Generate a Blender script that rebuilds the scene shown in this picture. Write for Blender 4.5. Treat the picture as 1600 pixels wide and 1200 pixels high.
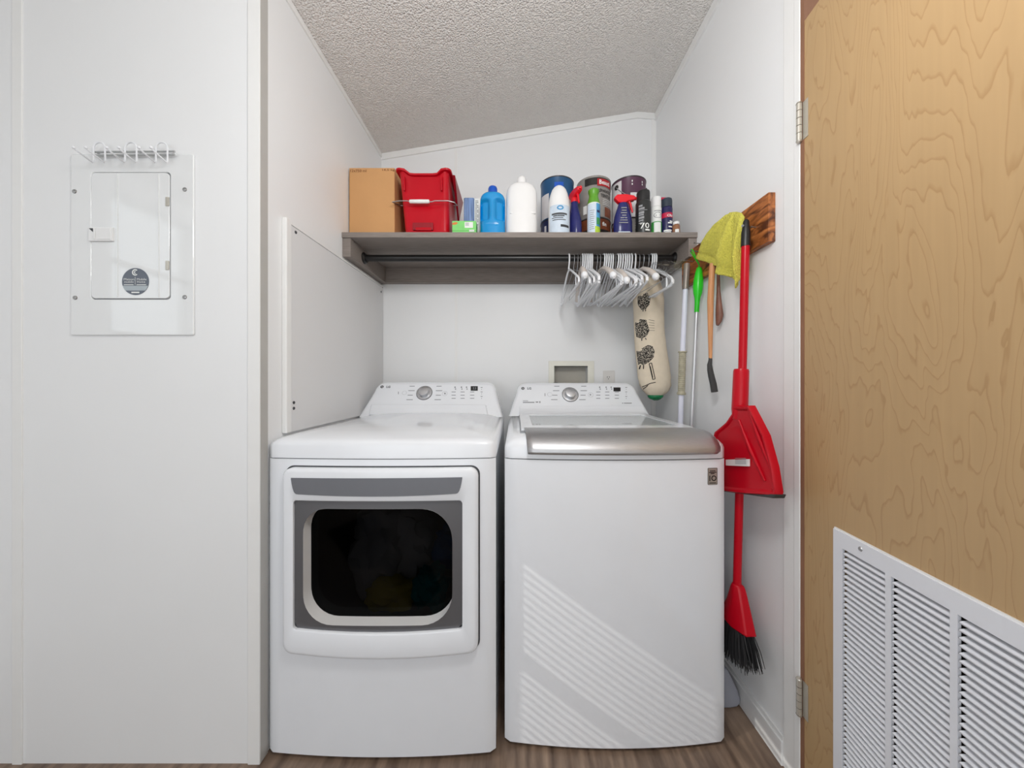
import bpy, bmesh, math, random
from mathutils import Vector, Matrix, noise as mnoise
random.seed(7)
C = bpy.context.scene
for o in list(bpy.data.objects): bpy.data.objects.remove(o)
COL = C.collection
F, VX, VY, H = 520.0, 806.0, 593.0, 1.13      # focal length and vanishing point in photo pixels, eye height

# ------------------------------------------------------------------ camera, world, lights, exposure
cam = bpy.data.cameras.new('camera'); camo = bpy.data.objects.new('camera', cam); COL.objects.link(camo)
camo.location = (0, 0, H); camo.rotation_euler = (math.pi/2, 0, 0)
cam.sensor_width = 36; cam.lens = F/1600*36; cam.shift_x = -6/1600; cam.shift_y = -7/1600; cam.clip_start = .02
C.camera = camo
w = bpy.data.worlds.new('world'); C.world = w; w.use_nodes = True
w.node_tree.nodes['Background'].inputs[0].default_value = (.93, .97, 1, 1)
w.node_tree.nodes['Background'].inputs[1].default_value = 1.35
def lamp(name, kind, loc, energy, rot=None, size=1, sizey=None, col=(1, 1, 1), target=None):
    l = bpy.data.lights.new(name, kind); l.energy = energy; l.color = col
    o = bpy.data.objects.new(name, l); COL.objects.link(o); o.location = loc
    if kind == 'AREA':
        l.shape = 'RECTANGLE'; l.size = size; l.size_y = sizey or size
    if target is not None: o.rotation_euler = (Vector(target)-Vector(loc)).to_track_quat('-Z', 'Y').to_euler()
    elif rot: o.rotation_euler = rot
    return o
sun = lamp('sun', 'SUN', (-4, -1, 4), 1.35, target=(-4+1, -1+.36, 4-.706), col=(1, .95, .88)); sun.data.angle = math.radians(.2)
cl = lamp('ceiling_lamp_light', 'POINT', (.1, .3, 1.95), 23.0, col=(1, 1, .99)); cl.data.shadow_soft_size = .13
lamp('room_fill_area', 'AREA', (-1.35, -2.1, 1.35), 12, target=(-.2, 1.2, 1.2), size=2.2, sizey=1.9, col=(.93, .97, 1))  # added soft fill behind the camera, standing in for unseen windows
vs = C.view_settings; vs.view_transform = 'Standard'; vs.look = 'None'; vs.gamma = 1; vs.use_curve_mapping = False; vs.exposure = 0.0

# ------------------------------------------------------------------ helpers
def lin(c): return tuple((x/255/12.92 if x/255 <= .04045 else ((x/255+.055)/1.055)**2.4) for x in c)
def X(px, Y): return (px-VX)/F*Y
def Z(py, Y): return H-(py-VY)/F*Y
def P(px, py, Y): return Vector((X(px, Y), Y, Z(py, Y)))
def Yof(px, x): return x*F/(px-VX)            # depth at which world x shows at px

M = {}
def mat(name, col, rough=.5, metal=0, var=.03, scale=12, bump=0, bscale=200, spec=.5, coat=0, stretch=(1, 1, 1), emit=None):
    m = bpy.data.materials.new(name); m.use_nodes = True; nt = m.node_tree; b = nt.nodes['Principled BSDF']
    tc = nt.nodes.new('ShaderNodeTexCoord'); mp = nt.nodes.new('ShaderNodeMapping'); mp.inputs['Scale'].default_value = stretch
    nt.links.new(tc.outputs['Object'], mp.inputs[0])
    n = nt.nodes.new('ShaderNodeTexNoise'); n.inputs['Scale'].default_value = scale; n.inputs['Detail'].default_value = 3
    nt.links.new(mp.outputs[0], n.inputs['Vector'])
    r = nt.nodes.new('ShaderNodeValToRGB'); c = lin(col)
    r.color_ramp.elements[0].position = .3; r.color_ramp.elements[1].position = .7
    r.color_ramp.elements[0].color = tuple(min(1, x*(1-var)) for x in c)+(1,)
    r.color_ramp.elements[1].color = tuple(min(1, x*(1+var)) for x in c)+(1,)
    nt.links.new(n.outputs['Fac'], r.inputs[0]); nt.links.new(r.outputs[0], b.inputs['Base Color'])
    b.inputs['Roughness'].default_value = rough; b.inputs['Metallic'].default_value = metal
    b.inputs['Specular IOR Level'].default_value = spec; b.inputs['Coat Weight'].default_value = coat
    if bump:
        n2 = nt.nodes.new('ShaderNodeTexNoise'); n2.inputs['Scale'].default_value = bscale; n2.inputs['Detail'].default_value = 2
        nt.links.new(mp.outputs[0], n2.inputs['Vector'])
        bp = nt.nodes.new('ShaderNodeBump'); bp.inputs['Strength'].default_value = bump; bp.inputs['Distance'].default_value = .01
        nt.links.new(n2.outputs['Fac'], bp.inputs['Height']); nt.links.new(bp.outputs[0], b.inputs['Normal'])
    M[name] = m; return m

mat('wall', (238, 239, 240), .45, var=.012, scale=2)
mat('wall_trim', (238, 238, 237), .4, var=.01)
mat('panel_grey', (226, 226, 227), .5, var=.01, scale=3)
mat('white_enamel', (237, 240, 245), .2, var=.008, coat=.5)
mat('white_plastic', (238, 238, 238), .35, var=.015)
mat('white_steel', (236, 238, 239), .06, var=.01, spec=.8, coat=1)
mat('seam', (70, 72, 76), .6)
mat('dark', (22, 23, 26), .5)
mat('black_plastic', (26, 26, 28), .4)
mat('mark_grey', (150, 152, 156), .5)
mat('mark_dark', (60, 62, 66), .5)
mat('logo_grey', (84, 86, 92), .4)
mat('silver', (196, 197, 200), .3, metal=.85, var=.03, stretch=(1, 1, 8))
mat('brushed_steel', (190, 190, 192), .42, metal=.9, var=.06, scale=30, stretch=(1, 25, 25))
mat('door_grey', (118, 120, 126), .4, metal=.25, var=.02)
mat('bezel_grey', (104, 104, 107), .35, metal=.35, var=.04, scale=3)
mat('nickel', (206, 202, 192), .3, metal=.6)
mat('steel', (170, 170, 170), .3, metal=.9)
mat('shelf_wood', (136, 127, 121), .6, var=.14, scale=14, stretch=(1, 14, 14), bump=.05, bscale=40)
mat('rod_black', (20, 19, 19), .35)
mat('cardboard', (207, 157, 105), .8, var=.03, scale=9, bump=.03, bscale=90)
mat('cardboard_ink', (120, 70, 40), .8)
mat('red_plastic', (192, 2, 28), .3, var=.04, spec=.3)
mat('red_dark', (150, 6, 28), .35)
mat('blue_plastic', (0, 146, 214), .25, var=.05, coat=.2)
mat('blue_cap', (10, 84, 190), .3)
mat('green_box', (130, 214, 120), .5, var=.05, scale=40)
mat('green_line', (80, 165, 80), .5)
mat('orange_print', (222, 130, 60), .5)
mat('white_print', (236, 238, 236), .5)
mat('clear_blue', (120, 146, 190), .12, var=.35, scale=14, stretch=(6, 6, .6))
mat('can_blue', (22, 78, 124), .3, var=.12, scale=10)
mat('can_navy', (30, 44, 84), .35)
mat('can_grey', (142, 138, 134), .4, var=.14, scale=18)
mat('can_black', (34, 30, 30), .35)
mat('can_brown', (122, 64, 38), .4, var=.3, scale=30)
mat('can_purple', (84, 46, 72), .3, var=.1)
mat('can_label', (214, 212, 214), .5, var=.03)
mat('logo_red', (176, 22, 32), .4)
mat('navy', (36, 40, 104), .25, var=.12, scale=30)
mat('red_trigger', (232, 22, 40), .35, var=.04)
mat('green_cap', (96, 160, 44), .35, var=.05)
mat('pale_blue_label', (206, 220, 234), .35, var=.07, scale=35)
mat('cyan_label', (70, 150, 200), .4, var=.2, scale=40)
mat('lime_label', (178, 208, 60), .4, var=.15, scale=60)
mat('leaf_label', (60, 150, 80), .4, var=.2, scale=60)
mat('aerosol_black', (36, 38, 38), .35)
mat('green_label', (70, 160, 78), .4)
mat('crimson', (196, 24, 70), .35)
mat('dark_blue_can', (34, 32, 84), .35)
mat('slate_cap', (44, 56, 70), .4)
mat('amber', (150, 104, 74), .3, var=.2, scale=60)
mat('hanger_white', (236, 238, 242), .3, var=.01)
mat('hanger_beige', (216, 207, 200), .35, var=.06)
mat('rail_shaded', (176, 178, 178), .35, metal=.3)  # white rail wires darkened: their shadow is put into the colour
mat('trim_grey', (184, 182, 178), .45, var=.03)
mat('wire', (190, 192, 196), .3, metal=.6)
mat('linen', (226, 212, 190), .9, var=.04, scale=30, bump=.15, bscale=500)
mat('green_bag', (10, 120, 70), .35, var=.3, scale=40)
mat('pole_white', (224, 226, 240), .3)
mat('pole_grey', (148, 138, 130), .35, metal=.3)
mat('grip_beige', (170, 164, 142), .5, var=.15, scale=60)
mat('green_plastic', (40, 200, 30), .3, var=.06)
mat('aluminium', (205, 206, 208), .3, metal=.8)
mat('light_wood', (206, 146, 98), .5, var=.12, scale=14, stretch=(14, 14, 1))
mat('leather', (126, 84, 68), .45, var=.2, scale=30)
mat('rubber', (58, 58, 58), .6)
mat('bristle', (34, 34, 36), .6, var=.2)
mat('towel', (226, 218, 96), .95, var=.1, scale=160, bump=.8, bscale=330)
mat('grey_plastic', (150, 152, 162), .4)
mat('jamb_brown', (140, 100, 76), .6, var=.1)
mat('baseboard', (228, 228, 228), .4)
mat('outlet_cream', (234, 233, 222), .4, var=.02)
mat('outlet_inside', (180, 176, 166), .6)
mat('outlet_plate', (226, 224, 221), .35)
mat('badge', (176, 170, 162), .35, metal=.5)
mat('sticker', (104, 112, 124), .5, var=.03, scale=40)
mat('sticker_band', (176, 186, 192), .5)
mat('drum', (120, 120, 122), .35, metal=.5)
mat('cloth_white', (190, 186, 184), .9, bump=.3, bscale=30)
mat('cloth_blue', (20, 90, 150), .9, bump=.3, bscale=30)
mat('cloth_teal', (20, 130, 130), .9, bump=.3, bscale=30)
mat('cloth_yellow', (190, 170, 60), .9, bump=.3, bscale=30)
mat('blind', (240, 240, 236), .5)
mat('grille_white', (232, 234, 240), .35, var=.01)
mat('duct_dark', (30, 28, 26), .9)

def nodes_mat(name):
    m = bpy.data.materials.new(name); m.use_nodes = True; M[name] = m
    return m, m.node_tree, m.node_tree.nodes['Principled BSDF']
# popcorn ceiling
m, nt, b = nodes_mat('popcorn')
tc = nt.nodes.new('ShaderNodeTexCoord')
v = nt.nodes.new('ShaderNodeTexVoronoi'); v.inputs['Scale'].default_value = 165; nt.links.new(tc.outputs['Object'], v.inputs['Vector'])
n = nt.nodes.new('ShaderNodeTexNoise'); n.inputs['Scale'].default_value = 130; n.inputs['Detail'].default_value = 4; nt.links.new(tc.outputs['Object'], n.inputs['Vector'])
mx = nt.nodes.new('ShaderNodeMath'); mx.operation = 'SUBTRACT'; nt.links.new(n.outputs['Fac'], mx.inputs[0]); nt.links.new(v.outputs['Distance'], mx.inputs[1])
bp = nt.nodes.new('ShaderNodeBump'); bp.inputs['Strength'].default_value = .9; bp.inputs['Distance'].default_value = .006
nt.links.new(mx.outputs[0], bp.inputs['Height']); nt.links.new(bp.outputs[0], b.inputs['Normal'])
b.inputs['Base Color'].default_value = lin((236, 232, 228))+(1,); b.inputs['Roughness'].default_value = .8
# maple veneer
m, nt, b = nodes_mat('maple')
tc = nt.nodes.new('ShaderNodeTexCoord'); mp = nt.nodes.new('ShaderNodeMapping'); mp.inputs['Scale'].default_value = (6.5, 6.5, 1.15)
nt.links.new(tc.outputs['Object'], mp.inputs[0])
n = nt.nodes.new('ShaderNodeTexNoise'); n.inputs['Scale'].default_value = 1; n.inputs['Detail'].default_value = 4.5; n.inputs['Roughness'].default_value = .42; n.inputs['Distortion'].default_value = .35
nt.links.new(mp.outputs[0], n.inputs['Vector'])
mu = nt.nodes.new('ShaderNodeMath'); mu.operation = 'MULTIPLY'; mu.inputs[1].default_value = 30; nt.links.new(n.outputs['Fac'], mu.inputs[0])
fr = nt.nodes.new('ShaderNodeMath'); fr.operation = 'FRACT'; nt.links.new(mu.outputs[0], fr.inputs[0])
r = nt.nodes.new('ShaderNodeValToRGB'); e = r.color_ramp.elements
e[0].position = 0; e[0].color = lin((188, 154, 110))+(1,); e[1].position = 1; e[1].color = lin((178, 143, 99))+(1,)
k = e.new(.05); k.color = lin((192, 159, 115))+(1,); k = e.new(.84); k.color = lin((190, 157, 113))+(1,); k = e.new(.96); k.color = lin((179, 144, 100))+(1,)
nt.links.new(fr.outputs[0], r.inputs[0])
n2 = nt.nodes.new('ShaderNodeTexNoise'); n2.inputs['Scale'].default_value = 2.5; mp2 = nt.nodes.new('ShaderNodeMapping'); mp2.inputs['Scale'].default_value = (40, 40, 1)
nt.links.new(tc.outputs['Object'], mp2.inputs[0]); nt.links.new(mp2.outputs[0], n2.inputs['Vector'])
mix = nt.nodes.new('ShaderNodeMix'); mix.data_type = 'RGBA'; mix.blend_type = 'MULTIPLY'; mix.inputs['Factor'].default_value = .10
nt.links.new(r.outputs[0], mix.inputs['A']); nt.links.new(n2.outputs['Fac'], mix.inputs['B']); nt.links.new(mix.outputs['Result'], b.inputs['Base Color'])
b.inputs['Roughness'].default_value = .42
# stained board
m, nt, b = nodes_mat('stained_board')
tc = nt.nodes.new('ShaderNodeTexCoord'); mp = nt.nodes.new('ShaderNodeMapping'); mp.inputs['Scale'].default_value = (20, 4, 22)
nt.links.new(tc.outputs['Object'], mp.inputs[0])
n = nt.nodes.new('ShaderNodeTexNoise'); n.inputs['Scale'].default_value = 1.6; n.inputs['Detail'].default_value = 6; n.inputs['Distortion'].default_value = 1.6; nt.links.new(mp.outputs[0], n.inputs['Vector'])
r = nt.nodes.new('ShaderNodeValToRGB'); e = r.color_ramp.elements
e[0].position = .34; e[0].color = lin((86, 44, 20))+(1,); e[1].position = .68; e[1].color = lin((204, 130, 70))+(1,); k = e.new(.5); k.color = lin((166, 98, 50))+(1,)
nt.links.new(n.outputs['Fac'], r.inputs[0]); nt.links.new(r.outputs[0], b.inputs['Base Color']); b.inputs['Roughness'].default_value = .4
bp = nt.nodes.new('ShaderNodeBump'); bp.inputs['Strength'].default_value = .4; bp.inputs['Distance'].default_value = .004; nt.links.new(n.outputs['Fac'], bp.inputs['Height']); nt.links.new(bp.outputs[0], b.inputs['Normal'])
# floor
m, nt, b = nodes_mat('floor_vinyl')
tc = nt.nodes.new('ShaderNodeTexCoord'); mp = nt.nodes.new('ShaderNodeMapping'); mp.inputs['Scale'].default_value = (12, 2, 1)
nt.links.new(tc.outputs['Object'], mp.inputs[0]); n = nt.nodes.new('ShaderNodeTexNoise'); n.inputs['Scale'].default_value = 3; n.inputs['Detail'].default_value = 6; nt.links.new(mp.outputs[0], n.inputs['Vector'])
r = nt.nodes.new('ShaderNodeValToRGB'); e = r.color_ramp.elements; e[0].position = .3; e[0].color = lin((92, 74, 62))+(1,); e[1].position = .75; e[1].color = lin((150, 128, 110))+(1,)
nt.links.new(n.outputs['Fac'], r.inputs[0]); nt.links.new(r.outputs[0], b.inputs['Base Color']); b.inputs['Roughness'].default_value = .4
# speckled ink on the cloth sleeve
m, nt, b = nodes_mat('speckle_ink')
tc = nt.nodes.new('ShaderNodeTexCoord'); n = nt.nodes.new('ShaderNodeTexNoise'); n.inputs['Scale'].default_value = 260; n.inputs['Detail'].default_value = 1; nt.links.new(tc.outputs['Object'], n.inputs['Vector'])
r = nt.nodes.new('ShaderNodeValToRGB'); e = r.color_ramp.elements; e[0].position = .52; e[0].color = lin((24, 22, 20))+(1,); e[1].position = .6; e[1].color = lin((200, 190, 174))+(1,)
nt.links.new(n.outputs['Fac'], r.inputs[0]); nt.links.new(r.outputs[0], b.inputs['Base Color']); b.inputs['Roughness'].default_value = .9
mat('ink', (34, 32, 30), .9)
# glazing: tinted see-through plus mirror reflection
def glass(name, tint, rough=.03, ior=1.45):
    m = bpy.data.materials.new(name); m.use_nodes = True; nt = m.node_tree
    nt.nodes.remove(nt.nodes['Principled BSDF']); out = nt.nodes['Material Output']
    t = nt.nodes.new('ShaderNodeBsdfTransparent'); t.inputs[0].default_value = tint+(1,)
    g = nt.nodes.new('ShaderNodeBsdfGlossy'); g.inputs['Roughness'].default_value = rough
    fz = nt.nodes.new('ShaderNodeFresnel'); fz.inputs[0].default_value = ior
    mx = nt.nodes.new('ShaderNodeMixShader'); ge = nt.nodes.new('ShaderNodeNewGeometry'); iv = nt.nodes.new('ShaderNodeMath'); iv.operation = 'SUBTRACT'; iv.inputs[0].default_value = 1; nt.links.new(ge.outputs['Backfacing'], iv.inputs[1])
    ml = nt.nodes.new('ShaderNodeMath'); ml.operation = 'MULTIPLY'; nt.links.new(fz.outputs[0], ml.inputs[0]); nt.links.new(iv.outputs[0], ml.inputs[1])   # reflect on the outer face only
    nt.links.new(ml.outputs[0], mx.inputs[0]); nt.links.new(t.outputs[0], mx.inputs[1]); nt.links.new(g.outputs[0], mx.inputs[2])
    nt.links.new(mx.outputs[0], out.inputs[0]); M[name] = m
glass('dark_glass', (.36, .36, .37), .02, 1.2)
glass('lid_glass', (.93, .945, .95), .03, 1.5)
glass('pane_glass', (.95, .96, .96), .01, 1.4)
glass('film', (.965, .975, .98), .3, 1.7)

class G:
    def __init__(s): s.v = []; s.f = []; s.m = []
    def add(s, v, f, mi=0):
        o = len(s.v); s.v += [Vector(p) for p in v]; s.f += [tuple(i+o for i in q) for q in f]; s.m += [mi]*len(f); return s
    def box(s, a, b, mi=0):
        x0, y0, z0 = a; x1, y1, z1 = b
        return s.add([(x0, y0, z0), (x1, y0, z0), (x1, y1, z0), (x0, y1, z0), (x0, y0, z1), (x1, y0, z1), (x1, y1, z1), (x0, y1, z1)],
                     [(0, 3, 2, 1), (4, 5, 6, 7), (0, 1, 5, 4), (1, 2, 6, 5), (2, 3, 7, 6), (3, 0, 4, 7)], mi)
    def loft(s, rings, cap0=True, cap1=True, mi=0, closed=True):
        n = len(rings[0]); v = [p for r in rings for p in r]; f = []
        for i in range(len(rings)-1):
            for j in range(n if closed else n-1):
                k = (j+1) % n; f.append((i*n+j, i*n+k, (i+1)*n+k, (i+1)*n+j))
        if cap0: f.append(tuple(reversed(range(n))))
        if cap1: f.append(tuple((len(rings)-1)*n+j for j in range(n)))
        return s.add(v, f, mi)
    def tube(s, pts, r, n=8, closed=False, mi=0, cap=True):
        pts = [Vector(p) for p in pts]; N = len(pts); rings = []; prev = None
        for i, p in enumerate(pts):
            if closed: t = pts[(i+1) % N]-pts[i-1]
            else: t = pts[min(i+1, N-1)]-pts[max(i-1, 0)]
            t.normalize()
            if prev is None:
                a = Vector((0, 0, 1)) if abs(t.z) < .9 else Vector((1, 0, 0)); u = t.cross(a).normalized()
            else:
                u = prev-t*prev.dot(t); u.normalize()
            prev = u; w_ = t.cross(u); rr = r[i] if isinstance(r, (list, tuple)) else r
            rings.append([p+(u*math.cos(2*math.pi*k/n)+w_*math.sin(2*math.pi*k/n))*rr for k in range(n)])
        if closed: rings.append(rings[0]); return s.loft(rings, False, False, mi)
        return s.loft(rings, cap, cap, mi)
    def lathe(s, o, prof, n=28, mi=0, ax=(0, 0, 1), sx=1, sy=1, cap=True, ux=None):
        az = Vector(ax).normalized(); a = Vector(ux) if ux else (Vector((1, 0, 0)) if abs(az.x) < .9 else Vector((0, 1, 0)))
        a = (a-az*a.dot(az)).normalized(); b_ = az.cross(a); o = Vector(o); rings = []
        for r, z in prof:
            rings.append([o+az*z+(a*math.cos(2*math.pi*k/n)*sx+b_*math.sin(2*math.pi*k/n)*sy)*max(r, 1e-5) for k in range(n)])
        return s.loft(rings, cap, cap, mi)
    def prism(s, poly, fn0, fn1, mi=0):            # polygon (a, b) -> two 3-D faces
        return s.loft([[fn0(a, b_) for a, b_ in poly], [fn1(a, b_) for a, b_ in poly]], mi=mi)
    def ring(s, outer, inner, fn0, fn1, mi=0):     # frame between two polygons of the same count
        return s.loft([[fn1(*p) for p in outer], [fn0(*p) for p in outer], [fn0(*p) for p in inner], [fn1(*p) for p in inner], [fn1(*p) for p in outer]], False, False, mi)
    def map(s, fn): s.v = [Vector(fn(p)) for p in s.v]; return s

ORG = {}
def tag(o, label=None, cat=None, group=None, kind=None):
    if label: o['label'] = label
    if cat: o['category'] = cat
    if group: o['group'] = group
    if kind: o['kind'] = kind
    return o
def thing(name, label, cat, loc, group=None):
    o = bpy.data.objects.new(name, None); o.empty_display_size = .05; o.location = loc; COL.objects.link(o); ORG[o.name] = Vector(loc)
    return tag(o, label, cat, group)
def obj(name, g, m, parent=None, smooth=True, bevel=0, label=None, ang=38, kind=None, seg=2):
    org = ORG[parent.name] if parent is not None else (sum(g.v, Vector())/len(g.v))
    me = bpy.data.meshes.new(name); me.from_pydata([tuple(p-org) for p in g.v], [], g.f)
    ms = m if isinstance(m, (list, tuple)) else [m]
    for q in ms: me.materials.append(M[q])
    for p, i in zip(me.polygons, g.m): p.material_index = i
    bm = bmesh.new(); bm.from_mesh(me); bmesh.ops.remove_doubles(bm, verts=bm.verts, dist=1e-6); bmesh.ops.recalc_face_normals(bm, faces=bm.faces); bm.to_mesh(me); bm.free()
    if smooth: me.shade_smooth(); me.set_sharp_from_angle(angle=math.radians(ang))
    o = bpy.data.objects.new(name, me); COL.objects.link(o)
    if parent is not None: o.parent = parent
    else: o.location = org
    ORG[o.name] = org
    if bevel:
        md = o.modifiers.new('edge', 'BEVEL'); md.width = bevel; md.segments = seg; md.limit_method = 'ANGLE'; md.angle_limit = math.radians(40)
    if label: o['label'] = label
    if kind or name.endswith(('_print', '_line', 'slots', '_mark', '_stripe', '_rib', 'barcode', 'label_leaf')): o['kind'] = kind or 'stuff'
    return o
def struct(name, g, m, label, cat, **k):
    o = obj(name, g, m, **k); return tag(o, label, cat, kind='structure')
def copy_tree(o, parent=None):
    c = o.copy(); COL.objects.link(c); c.parent = parent; ORG[c.name] = ORG[o.name]
    for ch in list(o.children): copy_tree(ch, c)
    return c
def rrect(x0, y0, x1, y1, r, n=6):
    out = []; rs = r if isinstance(r, (list, tuple)) else [r]*4
    for (cx, cy, sx, sy, a0, q) in ((x1, y1, -1, -1, 0, rs[0]), (x0, y1, 1, -1, 90, rs[1]), (x0, y0, 1, 1, 180, rs[2]), (x1, y0, -1, 1, 270, rs[3])):
        for i in range(n+1):
            a = math.radians(a0+90*i/n); out.append((cx+sx*q+q*math.cos(a), cy+sy*q+q*math.sin(a)))
    return out
def text(s_, fn, wid=None, hei=None, size=1, bold=0.0):
    """text as mesh; fn(u, v) maps centred text coordinates to world"""
    cu = bpy.data.curves.new('t', 'FONT'); cu.body = s_; cu.size = size; cu.offset = bold; cu.resolution_u = 2
    o = bpy.data.objects.new('t', cu); COL.objects.link(o); dg = bpy.context.evaluated_depsgraph_get()
    me = bpy.data.meshes.new_from_object(o.evaluated_get(dg)); bpy.data.objects.remove(o)
    xs = [v.co.x for v in me.vertices]; ys = [v.co.y for v in me.vertices]
    x0, x1, y0, y1 = min(xs), max(xs), min(ys), max(ys); su = (wid/(x1-x0)) if wid else None; sv = (hei/(y1-y0)) if hei else None
    su = su or sv; sv = sv or su
    g = G(); g.add([fn((v.co.x-(x0+x1)/2)*su, (v.co.y-(y0+y1)/2)*sv) for v in me.vertices], [tuple(p.vertices) for p in me.polygons])
    bpy.data.meshes.remove(me); return g
def join(*gs):
    g = G()
    for q in gs:
        o = len(g.v); g.v += q.v; g.f += [tuple(i+o for i in f) for f in q.f]; g.m += q.m
    return g
def on_plane(px, py, p0, nrm):
    d = Vector(((px-VX)/F, 1, -(py-VY)/F)); o = Vector((0, 0, H)); t = (Vector(p0)-o).dot(nrm)/d.dot(nrm); return o+d*t
def arc_wrap(c, r, a0, zc):                     # text on an upright cylinder: angle a0 from -Y, centre height zc
    return lambda u, v: (c[0]+r*math.sin(a0+u/r), c[1]-r*math.cos(a0+u/r), zc+v)
def patch(c, r, a0, a1, z0, z1, n=10, th=.0006, sx=1, sy=1):  # label sleeve piece on an upright cylinder
    g = G(); R = []
    for i in range(n+1):
        a = a0+(a1-a0)*i/n; s_, q = math.sin(a), -math.cos(a)
        R.append([(c[0]+r*s_*sx, c[1]+r*q*sy, z0), (c[0]+r*s_*sx, c[1]+r*q*sy, z1), (c[0]+(r+th)*s_*sx, c[1]+(r+th)*q*sy, z1), (c[0]+(r+th)*s_*sx, c[1]+(r+th)*q*sy, z0)])
    return g.loft(R)

# ------------------------------------------------------------------ room shell
XL, XR, YB, YF = -.7544, .787, 1.868, .9795
XROOM = -2.0
def ceil_z(x): return 2.3945+(x+.7544)*.163 if x < .679 else 2.628-(x-.679)*.07
g = G().box((XROOM-.1, -2.6, -.05), (1.3, YB+.1, 0)); struct('floor', g, 'floor_vinyl', 'brown wood-look vinyl floor', 'floor', smooth=False)
g = G()
for x0, x1 in ((XROOM-.1, .679), (.679, 1.3)):
    g.add([(x0, -2.6, ceil_z(x0)), (x1, -2.6, ceil_z(x1)), (x1, YB+.1, ceil_z(x1)), (x0, YB+.1, ceil_z(x0)),
           (x0, -2.6, ceil_z(x0)+.05), (x1, -2.6, ceil_z(x1)+.05), (x1, YB+.1, ceil_z(x1)+.05), (x0, YB+.1, ceil_z(x0)+.05)],
          [(0, 3, 2, 1), (4, 5, 6, 7), (0, 1, 5, 4), (1, 2, 6, 5), (2, 3, 7, 6), (3, 0, 4, 7)])
struct('ceiling', g, 'popcorn', 'sloped grey popcorn-textured ceiling', 'ceiling', smooth=False)
def wall_xz(x0, x1, y0, y1, z0=0):              # wall across X whose top follows the ceiling
    xs = sorted({x0, x1} | ({.679} if x0 < .679 < x1 else set())); poly = [(x, ceil_z(x)+.03) for x in xs]
    poly = [(x0, z0)]+poly+[(x1, z0)]
    return G().prism(poly, lambda a, b_: (a, y0, b_), lambda a, b_: (a, y1, b_))
struct('wall_back', wall_xz(XL-.1, XR+.1, YB+.06, YB+.12), 'wall', 'white back wall of the laundry alcove', 'wall', smooth=False)
# (the visible skin of the back wall has a hole for the washer outlet box)
OB = (X(866, YB), X(918, YB), Z(606, YB), Z(572, YB))
g = G(); a = [(XL-.02, 0), (XR+.02, 0), (XR+.02, ceil_z(XR)+.03), (.679, 2.66), (XL-.02, ceil_z(XL)+.03)]
for q in ((XL-.02, OB[0], 0, 2.3), (OB[1], XR+.02, 0, 2.3), (OB[0], OB[1], 0, OB[2]), (OB[0], OB[1], OB[3], 2.3)):
    g.box((q[0], YB, q[2]), (q[1], YB+.06, q[3]))
poly = [(XL-.02, 2.3), (XR+.02, 2.3), (XR+.02, ceil_z(XR)+.03), (.679, 2.65), (XL-.02, ceil_z(XL)+.03)]
g.prism(poly, lambda a, b_: (a, YB, b_), lambda a, b_: (a, YB+.06, b_))
tag(obj('wall_board', g, 'wall', bpy.data.objects['wall_back'], smooth=False))
struct('wall_front', wall_xz(XROOM, XL-.008, YF, YF+.09), 'wall', 'white wall beside the alcove carrying the electrical panel', 'wall', smooth=False)
struct('wall_left', G().box((XL-.09, YF+.002, 0), (XL, YB+.06, 2.42)), 'wall', 'white left side wall of the laundry alcove', 'wall', smooth=False)
struct('wall_right', G().box((XR, .935, 0), (XR+.1, YB+.06, 2.66)), 'wall', 'white right side wall of the alcove behind the broom', 'wall', smooth=False)
struct('wall_passage', G().box((.90, -2.6, 0), (1.0, .935, 2.66)), 'wall', 'white wall behind the open wooden door', 'wall', smooth=False)
# far left wall with the window whose blind throws the stripes on the washer
WY0, WY1, WZ0, WZ1 = -.12, .30, 1.36, 2.07
g = G().box((XROOM-.1, -2.6, 0), (XROOM, WY0, 2.25)).box((XROOM-.1, WY1, 0), (XROOM, YF, 2.25)).box((XROOM-.1, WY0, 0), (XROOM, WY1, WZ0)).box((XROOM-.1, WY0, WZ1), (XROOM, WY1, 2.25))
struct('wall_side', g, 'wall', 'white wall with a small blind-covered window left of the camera', 'wall', smooth=False)
win = thing('window_1', 'small window with white mini blind left of the camera', 'window', (XROOM-.05, (WY0+WY1)/2, WZ0)); win['kind'] = 'structure'
zm = 1.735
g = G()
for a, b_ in (((WY0, WZ0), (WY0+.02, WZ1)), ((WY1-.02, WZ0), (WY1, WZ1)), ((WY0, WZ0), (WY1, WZ0+.02)), ((WY0, WZ1-.02), (WY1, WZ1)), ((WY0, zm-.018), (WY1, zm+.018))):
    g.box((XROOM-.08, a[0], a[1]), (XROOM-.05, b_[0], b_[1]))
obj('frame', g, 'wall_trim', win, smooth=False)
obj('pane', G().box((XROOM-.068, WY0+.01, WZ0+.01), (XROOM-.064, WY1-.01, WZ1-.01)), 'pane_glass', win, smooth=False)
zz = WZ0+.02; first = None; i = 0
while zz < WZ1-.02:
    t = math.radians(-12)
    if first is None:
        c, s_ = math.cos(t)*.0115, math.sin(t)*.0115
        g = G().add([(XROOM-.025-c, WY0+.012, zz-s_), (XROOM-.025+c, WY0+.012, zz+s_), (XROOM-.025+c, WY1-.012, zz+s_), (XROOM-.025-c, WY1-.012, zz-s_)], [(0, 1, 2, 3)])
        first = obj('slat', g, 'blind', win, smooth=False)
        md = first.modifiers.new('t', 'SOLIDIFY'); md.thickness = .0006
    else:
        c = first.copy(); COL.objects.link(c); c.parent = win; c.location = (0, 0, i*.0255)
    i += 1; zz += .0255
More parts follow.
